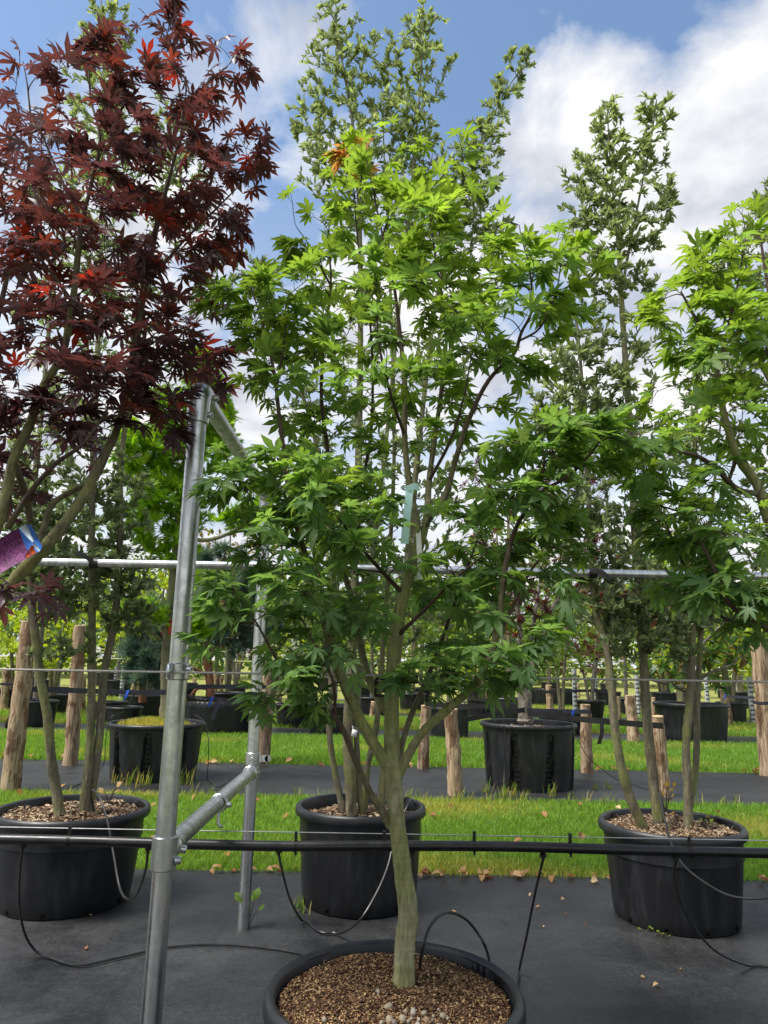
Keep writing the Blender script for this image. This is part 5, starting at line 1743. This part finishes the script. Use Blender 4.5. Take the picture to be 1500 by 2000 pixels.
tr.leaf_small(.085, 30, 4, lambda p, t: random.choice([0, 0, 1, 1, 2, 3]), .9, -.1, 9)
rb_ = thing('maple_tree', 'spreading dark red maple with thick forked trunk held by straps', 'tree', (1.67, 8.32, .6))
tr.limbs.build('trunk', 'bark_grey', rb_)
stuff(tr.twigs.build('branches', 'twig_red', rb_))
emit_leaves(tr.L, star, 'maple_red', RB_TINTS, rb_, 0)

# ---- magnolia
MAG_TINTS = [(.05, .115, .03), (.07, .145, .032), (.10, .175, .036), (.15, .10, .04), (.46, .27, .03)]
tr = Tree()
tr.limb(LP([(1345, 1372, 13.8, .10), (1343, 1330, 13.8, .085), (1338, 1280, 13.8, .07), (1335, 1220, 13.8, .05), (1330, 1130, 13.8, .02)]), 10, 5, .06, .05)
for q in ([(1342, 1345, 13.8, .04), (1385, 1315, 13.6, .03), (1425, 1300, 13.5, .018), (1450, 1280, 13.4, .01)], [(1343, 1350, 13.8, .04), (1300, 1335, 13.6, .03), (1275, 1330, 13.5, .015)], [(1338, 1290, 13.8, .04), (1380, 1250, 13.7, .028), (1420, 1210, 13.6, .012)], [(1338, 1280, 13.8, .04), (1295, 1240, 13.7, .026), (1270, 1200, 13.6, .012)]):
    tr.limb(LP(q), 8, 5, .05, .04)
tr.grow(blob_points([(1330, 1180, 13.8, 70, 60, .6, 16), (1290, 1240, 13.6, 50, 50, .5, 14), (1390, 1230, 13.6, 60, 55, .5, 18), (1420, 1290, 13.5, 45, 35, .4, 14), (1290, 1310, 13.5, 45, 30, .4, 14), (1360, 1290, 13.5, 50, 30, .4, 10), (1420, 1340, 13.4, 25, 15, .2, 4), (1330, 1345, 13.2, 40, 15, .2, 6)]), minz=.7, up=.2, r_max=.012, r_tip=.005)
tr.leaf_small(.24, 16, 5, lambda p, t: random.choice([0, 0, 0, 1, 1, 1, 2, 2, 3, 3] + ([4] if random.random() < .2 else [1])), .8, .15, 6)
mg = thing('magnolia_tree', 'magnolia with large glossy leaves, a few turned yellow', 'tree', (5.84, 13.81, .62))
tr.limbs.build('trunk', 'bark_grey', mg)
stuff(tr.twigs.build('branches', 'twig_dark', mg))
emit_leaves(tr.L, oak_shapes, 'oak_leaf', MAG_TINTS, mg, 120)


# ================================================================== FAR ROWS
def proto_tree(name, label, cat, tints, mat, shape, hgt, rad, low, n, size, bark, group, multi=1, lean=.1, upb=.2, zlo=.5):
    tr = Tree()
    for k in range(multi):
        a = k * 2.4
        sx, sy = math.cos(a) * lean, math.sin(a) * lean
        tr.limb([(sx * .3, sy * .3, zlo, .055), (sx, sy, zlo + (hgt - zlo) * .3, .045), (sx * 2.4, sy * 2.4, zlo + (hgt - zlo) * .62, .028), (sx * 3.2, sy * 3.2, hgt * .96, .008)], 7, 5, .06, .03)
    pts = []
    while len(pts) < n:
        q = RNG.normal(size=3)
        q = q / np.linalg.norm(q) * RNG.random() ** .4
        z = low + (hgt - low) * (q[2] * .5 + .5)
        wob = 1 + .25 * math.sin(3 * math.atan2(q[1], q[0]) + z * 2)
        pts.append((q[0] * rad * wob, q[1] * rad * wob, z))
    tr.grow(np.array(pts), minz=low * .7, up=.5, r_max=.010, r_tip=.004)
    tr.leaf_small(size, 15, len(tints), lambda p, t: random.randrange(len(tints)), .9, upb, 8)
    t = thing(name, label, cat, (0, 0, 0), group)
    tr.limbs.build('trunk', bark, t)
    emit_leaves(tr.L, [shape], mat, tints, t, 0, crown_name='crown')
    return t


SM = simple_leaf(.30)
G1 = [(.075, .135, .03), (.10, .175, .034), (.13, .205, .036)]
G2 = [(.18, .28, .024), (.25, .35, .028), (.32, .40, .04)]
G3 = [(.05, .10, .04), (.07, .13, .045), (.09, .15, .05)]
G4 = [(.05, .014, .014), (.08, .018, .015), (.12, .025, .018)]
G5 = [(.16, .12, .05), (.20, .13, .06), (.10, .13, .03)]
protos = {
    'green': proto_tree('broadleaf_tree', 'round mid-green tree in the far nursery rows', 'tree', G1, 'soft_leaf', SM, 4.2, 1.25, 1.35, 185, .15, 'bark_oak', 'mid-green trees of the far rows', 2),
    'lime': proto_tree('broadleaf_tree', 'yellow-green bushy tree in the far nursery rows', 'tree', G2, 'soft_leaf', SM, 3.3, 1.35, 1.0, 185, .16, 'bark_oak', 'yellow-green trees of the far rows', 3, .16),
    'dark': proto_tree('broadleaf_tree', 'dense dark green tree in the far nursery rows', 'tree', G3, 'soft_leaf', SM, 4.8, 1.2, 1.0, 190, .15, 'bark_grey', 'dark green trees of the far rows', 1, .05),
    'red': proto_tree('broadleaf_tree', 'small red-leaved tree in the far nursery rows', 'tree', G4, 'maple_red', star[0], 3.0, 1.1, 1.2, 90, .11, 'bark_grey', 'red-leaved trees of the far rows', 3, .14),
    'brown': proto_tree('broadleaf_tree', 'thin tree with browning leaves in the far nursery rows', 'tree', G5, 'soft_leaf', SM, 5.0, 1.25, 1.7, 95, .14, 'bark_oak', 'browning trees of the far rows', 2, .10),
}
far_pot, _, _ = round_pot('plain black pot in the far nursery rows', 0, 0, .42, .36, .50, .45, .05, .02, False, 'pots of the far rows', holes=False)
placed = []
spots = [('green', -.9, 13.9, 1.08), ('dark', -6.6, 14.1, 1.0), ('green', 3.0, 17.0, 1.2), ('lime', -5.3, 16.6, 1.05), ('green', .9, 20.8, 1.0), ('dark', 6.9, 20.6, 1.0), ('green', 11.0, 15.2, .95), ('green', 6.9, 16.8, 1.1), ('green', -8.9, 14.6, .9), ('lime', -9.6, 19.2, 1.0), ('lime', -7.6, 17.0, .85), ('green', -6.3, 21.0, 1.0), ('brown', -3.9, 18.6, 1.05), ('green', -1.7, 15.2, .75), ('dark', -.2, 18.9, .9), ('green', 1.25, 13.29, .72), ('lime', 2.6, 18.8, .8), ('green', 3.6, 14.6, .72), ('red', 5.21, 18.17, .8), ('green', 8.3, 15.0, .85), ('lime', 8.9, 18.6, 1.05),
         ('dark', 10.8, 19.0, 1.0), ('green', -11.8, 25.0, 1.1), ('dark', -9.2, 25.6, 1.15), ('green', -7.0, 26.0, 1.0), ('red', -5.0, 25.2, 1.0), ('lime', -2.8, 25.6, .9), ('green', -.8, 25.2, 1.1), ('green', 1.4, 25.8, 1.0), ('dark', 3.4, 25.0, 1.0), ('green', 5.84, 25.4, .9), ('brown', 7.9, 25.4, 1.0), ('lime', 10.0, 25.8, 1.0), ('green', 12.4, 25.2, 1.2), ('dark', 14.6, 25.8, 1.1),
         ('green', -16, 34, 1.3), ('dark', -13, 34.6, 1.3), ('lime', -10.4, 33.8, 1.2), ('green', -7.8, 34.4, 1.25), ('green', -5.2, 34, 1.3), ('dark', -2.6, 34.5, 1.2), ('lime', 0, 33.8, 1.2), ('green', 2.7, 34.4, 1.3), ('dark', 5.4, 34, 1.3), ('green', 8.0, 34.5, 1.2), ('brown', 10.6, 34.0, 1.2), ('green', 13.4, 34.3, 1.3), ('lime', 16.2, 34.2, 1.2), ('dark', 18.8, 34.4, 1.3)]
used_p = set()
no_pot = {(1.25, 13.29), (5.21, 18.17), (5.84, 25.4)}
for i, (k, x, y, s) in enumerate(spots):
    o = protos[k] if k not in used_p else copy_tree(protos[k])
    used_p.add(k)
    o.location = (x, y, 0)
    o.rotation_euler = (0, 0, random.random() * 6.28)
    o.scale = (s, s, s * random.uniform(.92, 1.1))
    if (x, y) in no_pot:
        continue
    p_ = far_pot if 'pot' not in used_p else copy_tree(far_pot)
    used_p.add('pot')
    p_.location = (x, y, 0)
    p_['label'] = 'plain black pot under a ' + {'green': 'round mid-green', 'lime': 'yellow-green bushy', 'dark': 'dense dark green', 'red': 'small red-leaved', 'brown': 'thin browning'}[k] + ' tree of the far rows'
    p_['group'] = 'far pots of the ' + k + ' trees'
    q_ = random.uniform(.85, 1.25)
    p_.scale = (q_, q_, max(.9, .96 * s))

# the distant wood closing the view
mb = MB()
n = 16000
ang = RNG.uniform(-.62, .62, n)
rad = RNG.uniform(50, 64, n)
hmax = 6.5 + 1.6 * np.sin(ang * 23) + 1.2 * np.sin(ang * 51 + 1) + .9 * np.sin(ang * 97 + 2)
z = hmax * RNG.random(n) ** .75
p = np.stack([rad * np.sin(ang), rad * np.cos(ang), z], -1)
d = RNG.normal(size=(n, 3)); d /= np.linalg.norm(d, axis=1)[:, None]
nn_ = np.stack([RNG.normal(0, .6, n), RNG.normal(0, .6, n), np.ones(n)], -1)
x_ = np.cross(d, nn_); x_ /= np.linalg.norm(x_, axis=1)[:, None]
M = np.stack([x_, d, np.cross(x_, d)], -1)
pal = np.array(G1 + G2[:1] + G3)
V, T, C = instance(simple_leaf(.42), p, M, RNG.uniform(.35, .8, n), pal[RNG.integers(0, len(pal), n)])
mb.add(V, T, C)
wd = mb.build('wood', 'soft_leaf', None, smooth=False)
tag(stuff(wd), 'distant mixed wood closing the view beyond the nursery rows', 'wood')

# white perforated tree guards and bamboo wires far back
for k, (x, y0, y1, Y) in enumerate([(1121, 1306, 1374, 19.0), (1162, 1308, 1340, 26), (1378, 1320, 1362, 22), (1463, 1322, 1382, 18.5), (1439, 1322, 1350, 26), (1432, 1322, 1352, 27), (242, 1300, 1345, 24), (119, 1286, 1330, 24), (228, 1302, 1338, 26), (283, 1300, 1326, 30), (905, 1300, 1352, 24), (925, 1315, 1345, 26), (657, 1315, 1345, 26), (1243, 1318, 1372, 20)]):
    q1 = at(x, y0, Y)
    t = thing('tree_guard', 'white perforated tube guard round a far sapling', 'tree guard', (q1[0], Y, 0), 'white tree guards of the far rows')
    mb = MB()
    r_ = .065
    mb.lathe([(r_, 0), (r_, max(.5, q1[2])), (r_ - .006, max(.5, q1[2])), (r_ - .006, 0)], (q1[0], Y, 0), 10)
    mb.build('tube', 'guard_white', t)
    mb = MB()
    for zz in np.arange(.1, max(.5, q1[2]) - .05, .11):
        for a in (-2.2, -1.57, -.9):
            mb.box((q1[0] + r_ * math.cos(a), Y + r_ * math.sin(a), zz), (.004, .03, .035), Matrix.Rotation(a, 3, 'Z'))
    stuff(mb.build('perforation', 'hole_dark', t, smooth=False))
for k, (y, Y) in enumerate(((1278, 27.5), (1284, 29.5), (1296, 22.5))):
    z = at(750, y, Y)[2]
    mb = MB()
    mb.tube([(-22, Y, z), (0, Y, z - .02), (24, Y, z)], .022, 6)
    tag(mb.build('training_wire', 'wire_yellow'), 'pale yellow training line strung across the far rows', 'wire', 'training lines of the far rows')


# ================================================================== SMALL THINGS
# mint label strip on the maple
lab = thing('ribbon_label', 'pale mint plastic strip label tied on the maple stem', 'label', at(800, 955, 2.2))
mb = MB()
P = [at(803, 948, 2.205), at(799, 968, 2.192), at(796, 995, 2.186), at(793, 1025, 2.184), at(790, 1062, 2.188)]
mb.ribbon(smooth_path(P, 4), RI, .0245, .0008)
mb.build('strip', 'mint_label', lab)
mb = MB()
mb.ribbon(smooth_path([at(792, 958, 2.20), at(802, 952, 2.188), at(812, 950, 2.186), at(819, 953, 2.19)], 4), UP, .021, .0008)
mb.build('folded_end', 'mint_label', lab)
mb = MB()
mb.tube([at(797 + 11 * math.cos(a), 954 + 3 * math.sin(a), 2.22 + .024 * math.sin(a)) for a in np.linspace(0, 6.283, 14)], .003, 6)
mb.build('loop', 'mint_label', lab)
mb = MB()
mb.ribbon(smooth_path([at(816, 1018, 2.24), at(818, 1060, 2.2), at(820, 1100, 2.195), at(819, 1132, 2.2)], 4), RI, .016, .0012)
tag(mb.build('paper_label', 'white_label'), 'narrow translucent white tag dangling beside the mint strip', 'label')

# ladder strap with buckle round the maple trunk
q = at(767, 1332, 2.2)
stp = thing('tree_tie', 'black slotted ladder tie with buckle clamped round the maple trunk', 'tie', q)
mb = MB()
for dz in (.0165, -.0165):
    mb.lathe([(.0245, dz - .004), (.029, dz - .004), (.029, dz + .004), (.0245, dz + .004)], q, 28)
for a in np.arange(0, 6.28, .42):
    mb.box((q[0] + .0265 * math.cos(a), q[1] + .0265 * math.sin(a), q[2]), (.004, .005, .034), Matrix.Rotation(a, 3, 'Z'))
mb.build('band', 'black_rubber', stp, smooth=False)
mb = MB()
bq = at(744, 1338, 2.165)
for (dx, dz, sx, sz) in ((-.016, -.006, .006, .05), (.014, -.006, .006, .05), (-.001, .018, .03, .008), (-.001, -.030, .03, .007), (-.001, .004, .03, .012)):
    mb.box(bq + np.array([dx, 0, dz]), (sx, .012, sz))
mb.build('buckle', 'black_rubber', stp, smooth=False)
mb = MB()
mb.box(at(800, 1325, 2.17), (.05, .008, .03))
mb.build('tail', 'black_rubber', stp, smooth=False)
mb = MB()
mb.tube([q + np.array([.02, .015, 0]), np.array([q[0] + .03, 2.245, WZ])], .004, 6)
mb.build('anchor', 'black_rubber', stp)

# ties on the rail
for (x, y, Y, lab_) in ((180, 1104, 3.83, 'black rubber tie binding a slender trunk to the rail'), (1160, 1118, 3.83, 'black slotted tie binding a leaning trunk to the rail')):
    t = thing('tree_tie', lab_, 'tie', at(x, y, Y))
    q = at(x, y, Y)
    mb = MB()
    mb.lathe([(RR + .001, -.022), (RR + .006, -.022), (RR + .006, .022), (RR + .001, .022)], (q[0], P2[1], RZ - .002), 20, None, (1, 0, 0))
    mb.tube([(q[0], P2[1] + .02, RZ), (q[0] - .01, P2[1] + .12, RZ), (q[0], P2[1] + .24, RZ - .01)], .012, 8)
    mb.build('band', 'black_rubber', t)
    mb = MB()
    s_ = -1 if x < 700 else 1
    e0 = np.array([q[0], P2[1] - .028, RZ + .005])
    mb.ribbon([e0, e0 + np.array([s_ * .04, -.01, .025 if s_ < 0 else -.005]), e0 + np.array([s_ * .085, -.012, .045 if s_ < 0 else -.045])], np.array([.3, 0, 1]), .026, .004)
    mb.build('tail', 'black_rubber', t)

# picture tag hanging on the red maple
card_c = at(22, 1085, 1.99)
ctag = thing('plant_tag', 'glossy picture tag with purple foliage print hanging on the red maple', 'tag', card_c)
ex = unit(RI * 30 - UP * 54)        # along the short edge
ey = unit(RI * 54 + UP * 30)        # towards the printed end
nv = unit(np.cross(ey, ex))
if nv[1] > 0:
    nv = -nv
kpx = depth(card_c) / F


def card_poly(name, pts, mat, off, thick=.0006):
    """pts in pixels along (short edge, long edge) from the printed end's middle"""
    o0 = at(68, 1048, 1.99)
    V = [o0 + ex * a * kpx + ey * b * kpx + nv * off for a, b in pts]
    V2 = [v - nv * thick for v in V]
    n_ = len(V)
    T = [(0, i, i + 1) for i in range(1, n_ - 1)] + [(n_, n_ + i + 1, n_ + i) for i in range(1, n_ - 1)]
    for i in range(n_):
        j = (i + 1) % n_
        T += [(i, j, n_ + j), (i, n_ + j, n_ + i)]
    mb_ = MB()
    mb_.add(V + V2, T)
    return mb_.build(name, mat, ctag, smooth=False)


card_poly('card', [(-27, 0), (-24, 4), (24, 4), (30, -4), (30, -120), (-30, -120), (-30, -6)], 'print_purple', 0, .0008)
card_poly('printed_band', [(-26, 0.5), (-23, 4), (24, 4), (30, -4), (30, -12), (14, -26), (-4, -24), (-30, -20), (-30, -6)], 'print_blue', .0009)
card_poly('pale_swoosh', [(-30, -7), (-24, -2), (6, -5), (8, -9), (-8, -14), (-30, -19)], 'print_pale', .0013)
card_poly('pale_swoosh', [(9, -6), (29, -3), (30, -7), (12, -12)], 'print_pale', .0013)
card_poly('orange_motif', [(12, -14), (18, -9), (20, -14), (29, -12), (29, -24), (17, -22)], 'print_orange', .0013)
card_poly('orange_motif', [(19, -24), (29, -26), (29, -36), (22, -32)], 'print_orange', .0013)
card_poly('punch_hole', [(3, 0), (5, 1.5), (7, 0), (5, -1.5)], 'print_ink', .0018)
cu = bpy.data.curves.new('tag_text', 'FONT')
cu.body = 'ROT MAPLE'
cu.size = 5.6 * kpx
cu.align_x = 'CENTER'
cu.materials.append(MATS['print_ink'])
_tmp = bpy.data.objects.new('lettering_source', cu)
COL.objects.link(_tmp)
bpy.context.view_layer.update()
_tm = bpy.data.meshes.new_from_object(_tmp.evaluated_get(bpy.context.evaluated_depsgraph_get()))
bpy.data.objects.remove(_tmp)
to = bpy.data.objects.new('lettering', _tm)
COL.objects.link(to)
if not _tm.materials:
    _tm.materials.append(MATS['print_ink'])
mw = Matrix.Identity(4)
pos = at(68, 1048, 1.99) + ex * (-10 * kpx) + ey * (-6 * kpx) + nv * .0019
zz_ = unit(np.cross(ex, ey))
for a in range(3):
    mw[a][0], mw[a][1], mw[a][2], mw[a][3] = ex[a], ey[a], zz_[a], pos[a]
if zz_ @ nv < 0:
    for a in range(3):
        mw[a][1] *= -1
        mw[a][2] *= -1
to.parent = ctag
to.matrix_parent_inverse = ctag.matrix_basis.inverted()
to.matrix_basis = mw
mb = MB()
mb.tube(smooth_path([at(70, 1050, 1.985), at(84, 1040, 2.0), at(98, 1052, 2.06), at(90, 1062, 2.08), at(78, 1056, 2.0)], 5), .0012, 5)
mb.build('tie_loop', 'black_rubber', ctag)

# little white tag on one stem of the tall pot
mb = MB()
mb.box(at(692, 1432, 4.2), (.030, .003, .038), Matrix.Rotation(.2, 3, 'Y'))
mb.tube([at(690, 1425, 4.2), at(688, 1418, 4.24), at(698, 1424, 4.29)], .0015, 5)
tag(mb.build('stem_tag', 'white_label', None, smooth=False), 'small square white tag on a thin stem of the five-stemmed tree', 'tag')

# fallen leaves
DRY = [(.42, .26, .13), (.50, .34, .19), (.33, .18, .09), (.55, .41, .26), (.27, .13, .07)]
dry_meshes = []
for k, c in enumerate(DRY):
    V, T = oval_shape(.30, .0, .16 + .05 * k)
    V = V.copy()
    V[:, 2] += .14 * np.sin(V[:, 1] * 3.1 + k)
    me = tri_mesh('fallen_leaf', V, T, np.array(c))
    me.materials.append(MATS['dry_leaf'])
    dry_meshes.append(me)


def fallen(q, s, label, group):
    o = bpy.data.objects.new('fallen_leaf', random.choice(dry_meshes))
    COL.objects.link(o)
    o.location = q
    o.rotation_euler = (random.gauss(0, .42), random.gauss(0, .42), random.random() * 6.28)
    o.scale = (s, s, s)
    return tag(o, label, 'leaf', group)


for k in range(240):
    x = random.uniform(-3.6, 3.8)
    if math.sin(x * 5.1) + math.sin(x * 2.3 + 1) < random.uniform(-1.6, .6):
        continue
    y = 4.80 + random.gauss(0, .028)
    fallen((x, y, .022), random.uniform(.042, .082), 'dry brown leaf fallen along the lawn edge behind the near pots', 'dry leaves along the near lawn edge')
for k in range(48):
    x, y = random.uniform(-3.8, 4.2), random.uniform(4.95, 7.2)
    fallen((x, y, .048), random.uniform(.055, .095), 'dry pale leaf lying in the near lawn strip', 'dry leaves in the near lawn')
for k in range(26):
    x, y = random.uniform(-2.3, 2.4), random.uniform(3.2, 4.75)
    fallen((x, y, .012), random.uniform(.015, .035), 'small dry leaf scrap on the near ground fabric', 'leaf scraps on the near fabric')
for k in range(40):
    x = random.uniform(-5.5, 6.0)
    fallen((x, 9.60 + random.gauss(0, .05), .03), random.uniform(.06, .13), 'curled brown leaf at the lawn edge behind the ribbed pots', 'curled leaves behind the ribbed pots')
for k in range(30):
    x = random.uniform(-8, 9)
    fallen((x, 14.78 + random.gauss(0, .05), .03), random.uniform(.08, .15), 'brown leaf at the lawn edge beyond the magnolia', 'brown leaves beyond the magnolia')


# weeds
def weed(base, h, n, size, label, tint, spread=.5, leafshape=None, group=None):
    t = thing('weed', label, 'weed', base, group)
    base = np.array(base, float)
    mb = MB()
    L = Leaves()
    for k in range(n):
        a = RNG.random() * 6.283
        tip = base + np.array([math.cos(a) * spread * h, math.sin(a) * spread * h, h * random.uniform(.5, 1)])
        mb.tube([base, (base + tip) / 2 + np.array([0, 0, h * .15]), tip], [.0022, .0018, .0012], 4, True)
        L.add(tip, unit(tip - base + np.array([0, 0, -.3 * h])), unit(np.array([0, -.5, 1]) + RNG.normal(0, .2, 3)), size * random.uniform(.7, 1.2), 0)
    mb.build('stem', 'twig_dark', t)
    p, M, s, _k = L.arrays()
    for i in range(len(p)):
        V, T, C = instance(oval_shape(.34, .15, .05), p[i:i + 1], M[i:i + 1], s[i:i + 1], np.array([tint]))
        lm = MB()
        lm.add(V, T, C)
        lm.build('leaf', 'soft_leaf', t, smooth=False)
    return t


weed(gp(484, 1816), .13, 5, .060, 'broad-leaved green weed at the foot of the far steel post', (.10, .20, .02), .35)
for (x, y) in ((1205, 1590), (1222, 1588), (1305, 1602), (1395, 1606), (1425, 1605), (1378, 1618), (1370, 1590)):
    q = gp(x, y, .455)
    if math.hypot(q[0] - 1.6, q[1] - 4.15) > .33:
        continue
    weed(q, random.uniform(.04, .09), 6, .026, 'little green seedling in the pot with bark mulch under the slim evergreen', random.choice([(.12, .20, .02), (.16, .22, .03), (.30, .20, .03)]), .6, None, 'seedlings in the pot')
weed(gp(1301, 1590, .455), .16, 9, .032, 'taller yellow-leaved seedling beside the hose in the seedling pot', (.40, .27, .05), .3)
weed(gp(212, 1570, .455), .11, 8, .035, 'straw-yellow dried seedling in the pot beside the frame', (.46, .33, .16), .35)
for (x, y) in ((1245, 1810), (1262, 1822), (1282, 1828), (1296, 1832)):
    weed(gp(x, y), .03, 4, .018, 'tiny green weed at the foot of the seedling pot', (.12, .19, .03), .8, None, 'weeds round the seedling pot foot')


def tuft(x, y, n, h, label, group=None):
    c = gp(x, y)
    mb = MB()
    for k in range(n):
        a = RNG.random() * 6.283
        b0 = c + np.array([RNG.normal(0, .03), RNG.normal(0, .02), 0])
        L_ = h * random.uniform(.4, 1.1)
        tip = b0 + np.array([math.cos(a) * L_ * .5, math.sin(a) * L_ * .5, L_])
        mid = (b0 + tip) / 2 + np.array([0, 0, L_ * .18])
        s_ = np.array([math.sin(a), -math.cos(a), 0]) * .004
        col = random.choice([(.10, .19, .025), (.16, .22, .04), (.30, .28, .10)])
        mb.add([b0 - s_, b0 + s_, mid - s_ * .8, mid + s_ * .8, tip], [(0, 1, 3), (0, 3, 2), (2, 3, 4)], col)
    return tag(mb.build('grass_tuft', 'grass_blade', None, smooth=False), label, 'grass', group)


for k, (x, y) in enumerate(((226, 1530), (250, 1535), (270, 1538), (285, 1533), (372, 1528), (362, 1533))):
    tuft(x, y, 16, .20, 'wild grass tuft at the foot of the mossy ribbed pot', 'tufts round the mossy pot')
for k, (x, y) in enumerate(((948, 1548), (985, 1556), (1075, 1556), (1005, 1557))):
    tuft(x, y, 14, .16, 'wild grass tuft at the foot of the strapped ribbed pot', 'tufts round the strapped pot')
for k, (x, y) in enumerate(((1165, 1542), (1190, 1540))):
    tuft(x, y, 12, .09, 'low grass sprig growing through the second fabric path', 'sprigs in the second path')
for k, (x, y) in enumerate(((586, 1772), (590, 1785), (8, 1780), (4, 1760))):
    tuft(x, y, 10, .07, 'small grass sprig against a near pot', 'sprigs against the near pots')
for k in range(26):
    x = random.uniform(320, 1480)
    tuft(x, 1562 + (x - 750) * .019 + random.uniform(-2, 3), 9, .14, 'seeding grass tuft leaning over the second path edge', 'tufts along the second path edge')
